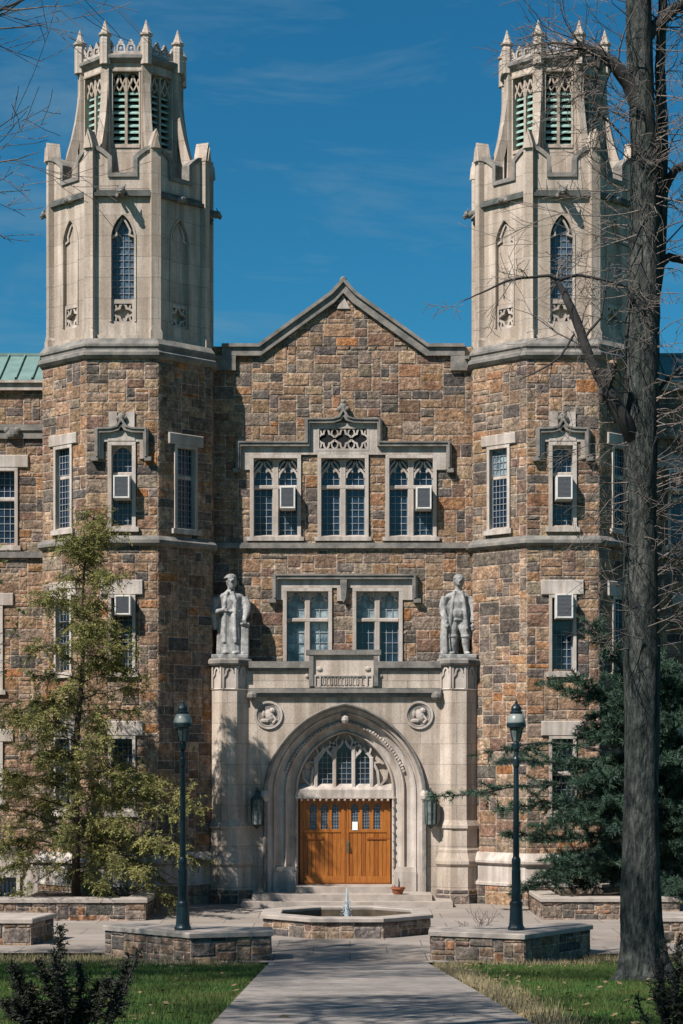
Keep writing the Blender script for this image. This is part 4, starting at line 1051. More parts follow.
# ------------------------------------------------------------------ lamp posts
def lamp_post(x, y, z, label, bar):
    e = empty('lamp_post', (x, y, z), label, 'lamp post', 'green lamp posts on the low walls')
    H = lambda py: z + (930-py)*0.01945
    b = MB(); b.use('lamp_green')
    b.lathe([(0.165, z), (0.165, z+0.05), (0.145, z+0.08), (0.135, z+0.12), (0.12, z+0.46), (0.128, z+0.48), (0.128, z+0.53), (0.105, z+0.56)], x, y, 16)
    b.build('base', e)
    b = MB(); b.use('lamp_green')
    b.lathe([(0.095, z+0.55), (0.082, H(868)), (0.085, H(864)), (0.09, H(862)), (0.085, H(859)), (0.062, H(857)), (0.055, H(800)), (0.048, H(768)), (0.062, H(766)), (0.062, H(759)), (0.045, H(757)), (0.04, H(752)), (0.07, H(749)), (0.075, H(744)), (0.045, H(742))], x, y, 14)
    for i in range(10):
        a = 2*PI*i/10; b.box(x+0.075*math.cos(a)-0.012, x+0.075*math.cos(a)+0.012, y+0.075*math.sin(a)-0.012, y+0.075*math.sin(a)+0.012, z+0.6, H(870))
    p = b.build('post', e)
    if bar:
        b = MB(); b.use('lamp_green'); b.tube([(x-0.30, y, H(763)), (x+0.30, y, H(763))], 0.012, 6); b.ball((x-0.30, y, H(763)), 0.022, 6, 5); b.ball((x+0.30, y, H(763)), 0.022, 6, 5)
        b.build('ladder_bar', e)
    b = MB(); b.use('lamp_glass'); b.lathe([(0.075, H(741)), (0.095, H(737)), (0.135, H(727.5)), (0.138, H(727))], x, y, 12); g = b.build('lantern_glass', e, smooth=False)
    b = MB(); b.use('lamp_green')
    for i in range(6):
        a = 2*PI*(i+.5)/6; b.tube([(x+0.078*math.cos(a), y+0.078*math.sin(a), H(742)), (x+0.142*math.cos(a), y+0.142*math.sin(a), H(727))], 0.011, 5)
    b.lathe([(0.15, H(728.5)), (0.188, H(727)), (0.19, H(723.5)), (0.16, H(723))], x, y, 18)
    b.build('lantern_cage', e)
    b = MB(); b.use('lamp_dome'); b.lathe([(0.182, H(724)), (0.182, H(722)), (0.165, H(718)), (0.135, H(715.2)), (0.105, H(713.8))], x, y, 20); b.build('dome', e, smooth=True)
    b = MB(); b.use('lamp_green'); b.lathe([(0.115, H(714.5)), (0.12, H(712)), (0.095, H(711)), (0.10, H(708.5)), (0.085, H(706.5)), (0.05, H(704.5)), (0.03, H(703.5)), (0.035, H(702.5)), (0.015, H(701)), (0.004, H(699))], x, y, 14); b.build('finial', e, smooth=False)
lamp_post(-3.25, 39.85, 0.60, 'dark green lamp post with white dome, shaded, by the feathery tree', False)
lamp_post(3.23, 39.85, 0.60, 'dark green lamp post with white dome and ladder bar, by the pine', True)

# ------------------------------------------------------------------ statues
def rough(o, vox=0.017):
    r = o.modifiers.new('remesh', 'REMESH'); r.mode = 'VOXEL'; r.voxel_size = vox; r.use_smooth_shade = True
    s = o.modifiers.new('smooth', 'SMOOTH'); s.iterations = 2; s.factor = 0.5
def statue(x, y, z, label, kind):
    e = empty('statue', (x, y, z), label, 'statue', 'statues on the porch piers')
    T = lambda u, n, zz: (x+u*1.24, y-n*1.15, z+zz*1.05)
    p = MB(T); p.use('statue_stone'); p.bbox(-0.40, 0.40, -0.30, 0.32, 0.0, 0.10, 0.015); p.build('plinth', e)
    b = MB(T); b.use('statue_stone'); t = b.tube; B = b.ball
    hz = 2.0
    # head
    hx, hn = (0.02, 0.06)
    t([(hx*0.5, 0.0, hz-0.30), (hx, 0.03, hz-0.12)], [0.085, 0.075], 10)
    B((hx, hn, hz), (0.105, 0.125, 0.145), 14, 10); B((hx, hn+0.07, hz-0.09), (0.065, 0.06, 0.06))
    B((hx, hn+0.13, hz-0.015), (0.022, 0.03, 0.04), 8, 6); B((hx, hn+0.115, hz-0.065), (0.035, 0.02, 0.012), 8, 5)
    for s in (-1, 1):
        B((hx+s*0.04, hn+0.112, hz+0.03), (0.03, 0.02, 0.012), 8, 5); B((hx+s*0.04, hn+0.103, hz+0.012), (0.016, 0.016, 0.011), 6, 5); B((hx+s*0.105, hn-0.01, hz), (0.02, 0.035, 0.05), 8, 5)
    if kind == 0:      # robed scholar with a soft cap and a support at his side
        B((hx-0.01, hn-0.03, hz+0.09), (0.128, 0.15, 0.10), 14, 8); B((hx-0.05, hn, hz+0.075), (0.125, 0.13, 0.04)); B((hx, hn-0.07, hz-0.05), (0.12, 0.09, 0.14))
        B((hx, hn+0.09, hz-0.15), (0.06, 0.05, 0.09))
        t([(0, 0, 0.10), (0, 0, 0.5), (0, 0.0, 1.0), (0, 0, 1.25), (0, 0, 1.5), (0, -0.02, 1.68), (0, 0, 1.78)], [0.27, 0.235, 0.205, 0.185, 0.225, 0.17, 0.08], 16)
        B((0, 0, 1.58), (0.31, 0.17, 0.14), 14, 8); B((0, 0.07, 1.42), (0.2, 0.14, 0.2), 12, 8)
        for u, n, r in ((-0.25, 0.02, 0.075), (-0.17, 0.14, 0.06), (0.16, 0.15, 0.06), (0.25, 0.03, 0.075), (0.06, 0.19, 0.04), (-0.06, 0.20, 0.035)):
            t([(u, n, 0.10), (u*0.96, n, 0.6), (u*0.85, n*0.95, 1.1), (u*0.8, n*0.8, 1.5)], [r, r*0.9, r*0.75, r*0.6], 8)
        # his right arm bent with hat against the hip
        t([(-0.30, 0.0, 1.58), (-0.36, -0.02, 1.35), (-0.37, 0.02, 1.17)], [0.10, 0.095, 0.085], 10); t([(-0.37, 0.02, 1.17), (-0.28, 0.16, 1.20), (-0.17, 0.22, 1.24)], [0.085, 0.07, 0.055], 10)
        B((-0.14, 0.24, 1.25), (0.055, 0.04, 0.045)); 
        for k in range(4): t([(-0.12, 0.25, 1.28-0.022*k), (-0.07, 0.275, 1.27-0.022*k), (-0.05, 0.25, 1.26-0.022*k)], 0.013, 5)
        t([(-0.13, 0.26, 1.29), (-0.09, 0.29, 1.33)], 0.014, 5)
        t([(-0.35, 0.0, 1.30), (-0.37, 0.02, 0.95), (-0.34, 0.02, 0.75)], [0.11, 0.085, 0.04], 8)
        # his left arm holding a book on the support
        t([(0.29, 0.0, 1.58), (0.36, 0.02, 1.36), (0.35, 0.08, 1.16)], [0.10, 0.095, 0.085], 10); t([(0.35, 0.08, 1.16), (0.31, 0.18, 1.02)], [0.075, 0.055], 10)
        B((0.31, 0.20, 0.98), (0.05, 0.045, 0.06))
        for k in range(4): t([(0.28+0.022*k, 0.22, 0.95), (0.285+0.022*k, 0.225, 0.90), (0.285+0.022*k, 0.20, 0.87)], 0.013, 5)
        t([(0.27, 0.22, 1.0), (0.24, 0.24, 0.96)], 0.014, 5)
        b.box(0.24, 0.40, -0.16, 0.16, 0.10, 0.88); b.box(0.22, 0.42, -0.18, 0.2, 0.86, 0.92)
        for s in (-0.1, 0.12): B((s, 0.22, 0.13), (0.07, 0.13, 0.05))
        for s in (-1, 1): t([(s*0.05, 0.16, 1.72), (s*0.12, 0.19, 1.45), (s*0.10, 0.2, 1.1), (s*0.12, 0.22, 0.4)], [0.035, 0.045, 0.04, 0.04], 6)
        t([(-0.2, 0.15, 1.22), (0, 0.21, 1.20), (0.2, 0.15, 1.22)], 0.03, 6)
    else:              # man in long coat, breeches and boots
        B((hx, hn-0.03, hz+0.07), (0.125, 0.14, 0.115), 14, 8); B((hx, hn-0.06, hz-0.03), (0.12, 0.10, 0.15)); 
        t([(hx-0.11, hn+0.02, hz+0.06), (hx, hn+0.115, hz+0.075), (hx+0.11, hn+0.02, hz+0.06)], 0.025, 6)
        t([(0, 0, 0.98), (0, 0.01, 1.2), (0, 0.02, 1.45), (0, 0, 1.66), (0, 0, 1.78)], [0.17, 0.165, 0.195, 0.16, 0.08], 16)
        B((0, 0, 1.60), (0.28, 0.15, 0.13), 14, 8); B((0, 0.10, 1.18), (0.16, 0.12, 0.17)); B((0, 0.08, 1.46), (0.18, 0.12, 0.16))
        # legs
        for s, fx in ((-1, -0.10), (1, 0.16)):
            t([(s*0.09, 0.0, 1.02), (s*0.10+fx*0.1, 0.04, 0.78), (fx, 0.05, 0.58), (fx*1.05, 0.02, 0.42), (fx*1.15, 0.0, 0.2), (fx*1.2, 0.02, 0.12)], [0.125, 0.105, 0.082, 0.088, 0.062, 0.06], 12)
            t([(fx, 0.05, 0.60), (fx, 0.05, 0.55)], [0.10, 0.10], 10); B((fx*1.3, 0.13, 0.13), (0.065, 0.15, 0.05)); B((fx*1.2, 0.0, 0.14), (0.06, 0.07, 0.06))
        # coat skirts
        t([(-0.20, -0.08, 1.5), (-0.25, -0.08, 1.1), (-0.27, -0.08, 0.6), (-0.28, -0.06, 0.12)], [0.12, 0.11, 0.12, 0.10], 10); t([(0.20, -0.08, 1.5), (0.22, -0.1, 1.1), (0.22, -0.1, 0.62)], [0.12, 0.12, 0.11], 10)
        for u, n, r in ((-0.24, -0.03, 0.07), (-0.20, -0.10, 0.09), (0.24, -0.05, 0.06), (0.10, -0.14, 0.09), (-0.05, -0.15, 0.09), (0.22, -0.1, 0.08)):
            t([(u*0.7, n, 1.45), (u*0.9, n, 1.1), (u, n, 0.7), (u*1.05, n, 0.5 if u > 0 else 0.12)], [r*0.7, r*0.9, r, r*0.8], 8)
        for s in (-1, 1): t([(s*0.07, 0.13, 1.74), (s*0.12, 0.17, 1.5), (s*0.15, 0.16, 1.2), (s*0.19, 0.10, 0.75)], [0.035, 0.04, 0.045, 0.05], 6)
        t([(-0.27, 0.0, 1.60), (-0.33, -0.02, 1.36), (-0.32, 0.04, 1.16)], [0.095, 0.085, 0.075], 10); t([(-0.32, 0.04, 1.16), (-0.27, 0.14, 1.02), (-0.26, 0.16, 0.92)], [0.075, 0.06, 0.05], 10)
        B((-0.26, 0.17, 0.87), (0.045, 0.05, 0.06))
        for k in range(4): t([(-0.29+0.02*k, 0.20, 0.86), (-0.29+0.02*k, 0.22, 0.82), (-0.28+0.02*k, 0.20, 0.79)], 0.012, 5)
        t([(-0.22, 0.18, 0.88), (-0.2, 0.2, 0.84)], 0.013, 5)
        t([(-0.27, 0.20, 0.95), (-0.26, 0.18, 0.5), (-0.25, 0.16, 0.10)], [0.03, 0.025, 0.03], 8)
        t([(-0.29, 0.06, 0.9), (-0.27, 0.05, 0.5), (-0.26, 0.02, 0.1)], [0.05, 0.06, 0.07], 8)
        t([(0.27, 0.0, 1.60), (0.33, 0.0, 1.36), (0.34, 0.04, 1.12)], [0.095, 0.085, 0.07], 10); t([(0.34, 0.04, 1.12), (0.32, 0.10, 0.92)], [0.07, 0.05], 10)
        t([(0.335, 0.06, 1.04), (0.33, 0.09, 0.97)], [0.075, 0.075], 8)
        B((0.315, 0.12, 0.84), (0.04, 0.05, 0.06))
        for k in range(4): t([(0.285+0.02*k, 0.13, 0.80), (0.285+0.02*k, 0.145, 0.75), (0.29+0.02*k, 0.13, 0.71)], 0.012, 5)
        t([(0.28, 0.14, 0.86), (0.26, 0.16, 0.81)], 0.013, 5)
    rough(b.build('figure', e, smooth=True))
zst = PZ(658, 55)
statue(pcx[0], 55.45, zst, 'grey stone statue of a robed person in a soft cap above the arch', 0)
statue(pcx[1], 55.45, zst, 'grey stone statue of a person in long coat and boots above the arch', 1)

# ------------------------------------------------------------------ wall lanterns, notice, pot
for sg, lab in ((-1, 'dark green wall lantern beside the arch, in the pier shadow'), (1, 'greenish wall lantern beside the arch, sunlit, casting a shadow')):
    u = px_(257.5) if sg < 0 else px_(430.5); z0 = pz_(824); z1 = pz_(800)
    e = empty('wall_lantern', (u, PY-0.2, z0), lab, 'wall lantern', 'lanterns beside the entrance arch')
    b = MB(PM); b.use('lantern_copper')
    b.lathe([(0.02, z0-0.12), (0.05, z0-0.08), (0.13, z0-0.02), (0.15, z0)], u, 0.22, 8); b.lathe([(0.18, z1), (0.17, z1+0.04), (0.08, z1+0.12), (0.04, z1+0.18), (0.01, z1+0.24)], u, 0.22, 8)
    for i in range(8):
        a = 2*PI*i/8; b.tube([(u+0.15*math.cos(a), 0.22+0.15*math.sin(a), z0), (u+0.165*math.cos(a), 0.22+0.165*math.sin(a), z1)], 0.014, 5)
    b.build('casing', e)
    b = MB(PM); b.use('lamp_glass'); b.lathe([(0.135, z0), (0.15, z1)], u, 0.22, 8); b.build('glass', e)
    b = MB(PM); b.use('iron'); b.box(u-0.05, u+0.05, 0.0, 0.03, z0+0.1, z1+0.25); b.tube([(u, 0.02, z1+0.22), (u, 0.15, z1+0.32), (u, 0.22, z1+0.22)], 0.02, 6); b.build('bracket', e)
n = MB(PM); n.use('paper'); uc = px_(355); n.box(uc-0.075, uc+0.075, DN+0.02, DN+0.026, pz_(831), pz_(822.5))
tag(n.build('paper_notice'), 'blank white paper notice taped to the glass of the oak door', 'notice')
b = MB(); x, y, z = PX(398, 54.2), 54.15, 0.322
pot = empty('flower_pot', (x, y, z), 'low reddish terracotta pot with a dead stem on the entrance steps', 'flower pot')
b.use('terracotta'); b.lathe([(0.11, z), (0.17, z+0.14), (0.19, z+0.14), (0.19, z+0.19), (0.15, z+0.19), (0.14, z+0.15)], x, y, 14); b.build('pot', pot)
b = MB(); b.use('branch_dark'); b.tube([(x+0.02, y, z+0.12), (x+0.03, y, z+0.3), (x+0.01, y, z+0.42)], [0.03, 0.02, 0.008], 6); b.tube([(x-0.05, y, z+0.12), (x-0.1, y, z+0.25)], [0.015, 0.006], 5); b.build('stem', pot)

# ------------------------------------------------------------------ window air conditioners
def ac_unit(M, uc, zc, w, h, label, out=0.36, pale=False):
    o = M(uc, 0, zc-h/2)
    e = empty('air_conditioner', o, label, 'air conditioner', 'window air conditioners')
    b = MB(M); b.use('ac_case'); n0, n1 = -0.24, out; u0, u1, z0, z1 = uc-w/2, uc+w/2, zc-h/2, zc+h/2
    b.box(u0, u1, n0, n1-0.02, z0, z1)
    f = 0.045
    b.bbox(u0, u0+f, n1-0.03, n1, z0, z1, 0.01); b.bbox(u1-f, u1, n1-0.03, n1, z0, z1, 0.01); b.bbox(u0+f, u1-f, n1-0.03, n1, z0, z0+f, 0.01); b.bbox(u0+f, u1-f, n1-0.03, n1, z1-f, z1, 0.01)
    b.build('casing', e)
    g = MB(M); g.use('ac_grille'); k = 16
    g.quad((u0+f,n1-0.018,z0+f),(u1-f,n1-0.018,z0+f),(u1-f,n1-0.018,z1-f),(u0+f,n1-0.018,z1-f))
    for i in range(k):
        z = z0+f+(z1-z0-2*f)*(i+.5)/k; g.box(u0+f, u1-f, n1-0.019, n1-0.01, z-0.006, z+0.006)
    g.build('grille', e, fix=False)
fL = frame(TXL, TYF, 0); fR = frame(TXR, TYF, 0)
ac_unit(fL, 0.03, zt_(488.5), 0.43, 0.60, 'window air conditioner on the tower above the feathery tree top')
ac_unit(fL, 0.06, zt_(606), 0.42, 0.52, 'window air conditioner half hidden by the feathery tree crown')
ac_unit(fR, 0.02, zt_(489), 0.43, 0.62, 'window air conditioner under the ogee hood, nearest the dark broken limb')
ac_unit(fR, 0.02, zt_(607), 0.46, 0.64, 'window air conditioner low on the tower, just above the pine')
ac_unit(GM, gx(288), gz(499), 0.42, 0.60, 'window air conditioner with pale grey casing in the first of the gable windows')
ac_unit(GM, gx(423.5), gz(499.5), 0.42, 0.60, 'window air conditioner with bright white casing in the last of the gable windows')
ac_unit(WM, wx(676), wz(482), 0.5, 0.55, 'window air conditioner on the wing, right of the big bare trunk')

# ------------------------------------------------------------------ trees
def grow(mb, p, d, length, r, level, rng, up=0.0, spread=0.6, kids=4, seg=5, rmin=0.004, jit=0.22, ends=None, n=None):
    p = Vector(p); d = Vector(d).normalized(); pts = [p.copy()]; rad = [r]
    for i in range(seg):
        d = (d + Vector((rng.uniform(-1,1), rng.uniform(-1,1), rng.uniform(-1,1)))*jit + Vector((0,0,up))).normalized()
        p = p + d*(length/seg); pts.append(p.copy()); rad.append(max(rmin, r*(1-0.75*(i+1)/seg)))
    mb.tube(pts, rad, n or (7 if r > 0.05 else (5 if r > 0.015 else 3)), cap=False)
    if ends is not None and level <= 1: ends.extend(pts[1:])
    if level > 0:
        for k in range(kids):
            t = rng.uniform(0.25, 0.98)*seg; i = min(int(t), seg-1); q = pts[i].lerp(pts[i+1], t-i)
            dd = (pts[i+1]-pts[i]).normalized(); o_ = dd.orthogonal().normalized(); o_.rotate(Matrix.Rotation(rng.uniform(0, 2*PI), 3, dd))
            nd = dd*(1-spread*0.5) + o_*spread
            grow(mb, q, nd, length*rng.uniform(0.4, 0.65), max(rmin, rad[i]*rng.uniform(0.45, 0.65)), level-1, rng, up, spread, kids, max(3, seg-1), rmin, jit, ends)

# ---- the big bare tree in front of the hall
TY_ = 31.0
tx = lambda p: PX(p, TY_); tz = lambda p: PZ(p, TY_)
bt = empty('bare_tree', (tx(642), TY_, gz0(TY_)), 'tall bare tree with thick mossy grey trunk in front of the tower', 'tree')
m_ = MB(); m_.use('bark_grey'); rng = random.Random(21)
trunk = [(644, 985, 0.62), (643.5, 972, 0.44), (642, 955, 0.365), (641, 930, 0.33), (640.5, 880, 0.305), (641, 800, 0.295), (642, 700, 0.29), (641, 600, 0.285), (640, 500, 0.28), (641, 420, 0.285), (642, 360, 0.28), (643, 300, 0.265), (644.5, 220, 0.235), (644, 150, 0.215), (641, 90, 0.22), (639, 40, 0.21), (638, 0, 0.20), (640, -80, 0.17), (636, -200, 0.11)]
P = [Vector((tx(a), TY_, tz(b))) for a, b, c in trunk]
# bark with low ridges
N = 26; rows = []
fine = []
for (a, b) in zip(range(len(P)-1), range(1, len(P))):
    for s in range(4): fine.append((P[a].lerp(P[b], s/4), trunk[a][2]+(trunk[b][2]-trunk[a][2])*s/4))
fine.append((P[-1], trunk[-1][2]))
ph = [rng.uniform(0, 6) for _ in range(N)]
for j, (p, r) in enumerate(fine):
    row = []
    for i in range(N):
        a = 2*PI*i/N; flare = 1+0.22*max(0, 1.0-(p.z-P[0].z))*math.cos(5*a+1)
        rr = r*0.93*flare*(1+0.03*math.sin(7*a+ph[i]+p.z*1.7)+rng.uniform(-0.025, 0.025)+0.04*math.sin(p.z*1.3+a*2))
        row.append(m_.vert((p.x+rr*math.cos(a), p.y+rr*math.sin(a), p.z)))
    rows.append(row)
for A, B in zip(rows, rows[1:]):
    for i in range(N): m_.face((A[i], A[(i+1)%N], B[(i+1)%N], B[i]))
TR = m_.build('trunk', bt, smooth=True)
def limb(pts, name='limb', matn='branch_dark', twigs=8, lvl=2, tl=1.0):
    q = MB(); q.use(matn); V = [Vector((tx(a), TY_+dy, tz(b))) for a, b, dy, r in pts]; rr = [r for *_, r in pts]
    # smooth
    F = []; FR = []
    for i in range(len(V)-1):
        for s in range(4):
            t = s/4; v = V[i].lerp(V[i+1], t) + Vector((rng.uniform(-1,1), rng.uniform(-1,1), rng.uniform(-1,1)))*min(rr[i]*0.18, 0.006); F.append(v); FR.append(rr[i]+(rr[i+1]-rr[i])*t)
    F.append(V[-1]); FR.append(rr[-1])
    q.tube(F, FR, 9)
    q.use('twig_grey')
    for k in range(twigs):
        i = rng.randint(len(F)//3, len(F)-2); d = (F[i+1]-F[i]).normalized()+Vector((rng.uniform(-1,1), rng.uniform(-1,1), rng.uniform(-.9,.7)))
        grow(q, F[i], d, tl*rng.uniform(0.5, 1.3), min(0.016, FR[i]*0.5), lvl, rng, up=-0.02, kids=3, rmin=0.0045, jit=0.3)
    return q.build(name, bt, smooth=True)
limb([(640, 450, 0.0, 0.14), (623, 425, -0.25, 0.125), (609, 403, -0.35, 0.115), (599, 385, -0.4, 0.095), (588, 367, -0.42, 0.075), (577, 338, -0.45, 0.072), (568, 315, -0.45, 0.066), (560, 298, -0.45, 0.055), (553, 286, -0.45, 0.032)], twigs=4)
q = MB(); q.use('branch_dark'); q.tube([(tx(600), TY_-0.4, tz(400)), (tx(607), TY_-0.45, tz(378)), (tx(608.5), TY_-0.5, tz(369))], [0.085, 0.075, 0.07], 10, cap=False)
q.use('cut_wood'); q.ball((tx(608.5), TY_-0.5, tz(369)), (0.065, 0.065, 0.04), 8, 5); q.build('sawn_stub', bt)
limb([(556, 287, -0.45, 0.028), (545, 283, -0.5, 0.024), (525, 285, -0.5, 0.020), (505, 288, -0.5, 0.018), (480, 300, -0.5, 0.013), (457, 310, -0.5, 0.007)], name='branch', twigs=6, tl=0.6)
limb([(556, 287, -0.45, 0.03), (575, 281, -0.4, 0.024), (590, 284, -0.4, 0.02), (606, 287, -0.4, 0.016), (625, 292, -0.3, 0.012)], name='branch', twigs=5, tl=0.6)
limb([(580, 345, -0.45, 0.024), (588, 335, -0.5, 0.02), (597, 325, -0.5, 0.018), (600, 305, -0.5, 0.015), (603, 288, -0.5, 0.012), (606, 262, -0.5, 0.008)], name='branch', twigs=4, tl=0.5)
limb([(571, 340, -0.45, 0.018), (558, 362, -0.5, 0.017), (545, 372, -0.5, 0.014), (530, 380, -0.5, 0.01), (516, 386, -0.5, 0.006)], name='branch', twigs=4, tl=0.5)
limb([(641, 110, 0, 0.15), (628, 85, -0.1, 0.12), (612, 68, -0.2, 0.10), (598, 60, -0.25, 0.075), (583, 54, -0.3, 0.06), (572, 53, -0.3, 0.05)], twigs=26, tl=1.2)
limb([(598, 60, -0.25, 0.045), (596, 75, -0.3, 0.03), (590, 100, -0.3, 0.025), (596, 120, -0.3, 0.02), (612, 130, -0.2, 0.015), (620, 140, -0.2, 0.01)], name='branch', twigs=8, tl=0.7)
limb([(645, 345, 0.2, 0.13), (654, 300, 0.3, 0.12), (661, 260, 0.3, 0.11), (664, 200, 0.3, 0.10), (665, 130, 0.3, 0.095), (663, 60, 0.3, 0.08), (666, 0, 0.3, 0.07), (664, -80, 0.3, 0.05)], matn='bark_grey', twigs=26, tl=1.4)
limb([(664, 195, 0.3, 0.07), (670, 178, 0.3, 0.07), (678, 165, 0.2, 0.065), (690, 160, 0.2, 0.06), (715, 150, 0.1, 0.05)], twigs=6)
limb([(661, 262, 0.3, 0.07), (672, 252, 0.3, 0.065), (690, 257, 0.3, 0.055), (720, 250, 0.3, 0.04)], twigs=8)
limb([(639, 45, 0, 0.13), (655, 25, 0.1, 0.10), (672, 10, 0.1, 0.09), (700, -10, 0.1, 0.07)], twigs=12)
limb([(652, 400, 0.1, 0.04), (665, 382, 0.1, 0.03), (680, 368, 0, 0.025), (700, 360, 0, 0.02)], name='branch', twigs=8)
# epicormic twigs along the trunk
q = MB(); q.use('twig_grey')
for i in range(150):
    yy_ = rng.choice([rng.uniform(10, 330), rng.uniform(330, 660), rng.uniform(40, 300), rng.uniform(380, 640)])
    s = rng.choice((-1, 1, 1)); a = 641+s*14
    d = (s*rng.uniform(0.6, 1.2), rng.uniform(-0.9, 0.3), rng.uniform(-0.35, 0.75))
    grow(q, (tx(a), TY_-0.15, tz(yy_)), d, rng.uniform(0.5, 1.5 if s > 0 else 1.25), rng.uniform(0.007, 0.014), 2, rng, up=-0.015, kids=3, rmin=0.0042, jit=0.28)
for i in range(26):
    d = (rng.uniform(-0.6, 0.6), -1, rng.uniform(-0.5, 0.6)); grow(q, (tx(rng.uniform(630, 654)), TY_-0.26, tz(rng.uniform(60, 640))), d, rng.uniform(0.4, 1.1), 0.009, 2, rng, kids=2, rmin=0.004, jit=0.3)
for (a, b, c, d_) in ((655, 490, 683, 478), (660, 560, 700, 520), (655, 612, 690, 600), (645, 628, 683, 616), (640, 640, 600, 636), (655, 505, 610, 494), (628, 100, 600, 130), (634, 240, 560, 262), (640, 215, 520, 250)):
    p0 = Vector((tx(a), TY_-0.3, tz(b))); p1 = Vector((tx(c), TY_-0.6, tz(d_))); grow(q, p0, p1-p0, (p1-p0).length*1.1, 0.014, 2, rng, kids=4, rmin=0.0045, jit=0.12, seg=7)
q.build('twigs', bt, smooth=True)

# ---- feathery young tree before the left tower
def leafquad(mb, p, d, w, rng):
    d = Vector(d).normalized(); o_ = d.orthogonal().normalized(); o_.rotate(Matrix.Rotation(rng.uniform(0, 2*PI), 3, d)); o_ *= w
    L_ = d
    return o_
def feathery():
    rng = random.Random(8); Y0 = 51.2
    bx = PX(76, Y0); bz = 0.34
    e = empty('feathery_tree', (bx, Y0, bz), 'young tree with feathery olive green foliage in the planter by the tower', 'tree')
    path = [(76, 896), (76, 850), (75.5, 800), (75, 760), (78, 720), (82, 680), (83, 640), (82, 600), (85, 560), (91, 530), (97, 502)]
    P = [Vector((PX(a, Y0), Y0+0.02*math.sin(i), PZ(b, Y0))) for i, (a, b) in enumerate(path)]
    t = MB(); t.use('bark_brown'); t.tube(P, [0.12, 0.10, 0.09, 0.085, 0.075, 0.06, 0.05, 0.04, 0.03, 0.018, 0.008], 10)
    t.build('trunk', e, smooth=True)
    br = MB(); br.use('bark_brown'); lf = MB(); lf.use('leaf_olive')
    nb_ = 108
    def at(z):
        for a, b in zip(P, P[1:]):
            if a.z <= z <= b.z: return a.lerp(b, (z-a.z)/(b.z-a.z))
        return P[-1]
    for i in range(nb_):
        f = (i+rng.random()*0.8)/nb_; z = 1.05+(P[-1].z-1.25)*f**1.22
        g = (z-1.0)/(P[-1].z-1.0)
        R_ = 3.55*(1-g)**0.85*rng.uniform(0.30, 1.12)+0.26
        a = i*2.39996+rng.uniform(-.6,.6)
        s = at(z); d = Vector((math.cos(a), math.sin(a)*0.85, rng.uniform(-0.12, 0.75)))
        if s.y + d.y*R_ > 53.6: R_ = max(0.3, (53.6-s.y)/max(0.2, d.y))
        pts = [s]; p = s.copy(); nseg = 8
        for k in range(nseg):
            d = (d + Vector((rng.uniform(-.2,.2), rng.uniform(-.2,.2), rng.uniform(-.24,.08)))).normalized(); p = p+d*(R_/nseg); pts.append(p.copy())
        br.tube(pts, [0.02*(1-0.8*k/nseg)*(0.5+R_/4) for k in range(nseg+1)], 5, cap=False)
        clumps = [rng.uniform(0.2, 1.0) for _ in range(int(2.2+R_*2.9))]
        for tt in clumps:
          for k in range(rng.randint(4, 9)):
            t2 = min(0.999, max(0.1, tt+rng.gauss(0, 0.035)))*nseg; j = min(int(t2), nseg-1); q_ = pts[j].lerp(pts[j+1], t2-j)
            sd = Vector((rng.gauss(0, 1), rng.gauss(0, 1), rng.gauss(0.05, 0.75))).normalized()*0.9+d*0.35; sd.normalize()
            ln = rng.uniform(0.2, 0.52); mid = q_+sd*ln*0.6; end = q_+sd*ln+Vector((0, 0, -rng.uniform(0.04, 0.2)))
            if end.y > 53.85: continue
            br.tube([q_, mid, end], [0.004, 0.003, 0.002], 3, cap=False)
            nl = rng.randint(15, 24)
            for m in range(nl):
                u = (m+0.5)/nl; c = q_.lerp(mid, u*2) if u < 0.5 else mid.lerp(end, u*2-1); sg = 1 if m % 2 else -1
                side = sd.cross(Vector((rng.uniform(-.3,.3),rng.uniform(-.3,.3),1))).normalized()
                dv = (side*sg*rng.uniform(.4, 1)+sd*0.4+Vector((rng.uniform(-.4,.4), rng.uniform(-.4,.4), rng.uniform(-.9,.25)))).normalized()
                L_ = rng.uniform(0.05, 0.13); w = dv.cross(Vector((rng.uniform(-1,1), rng.uniform(-1,1), 1))).normalized()*rng.uniform(0.009, 0.019)
                lf.quad(c-w*0.5, c+dv*L_*0.5-w, c+dv*L_, c+dv*L_*0.5+w)
    br.build('branches', e, smooth=True, fix=False); lf.build('foliage', e, fix=False)
feathery()

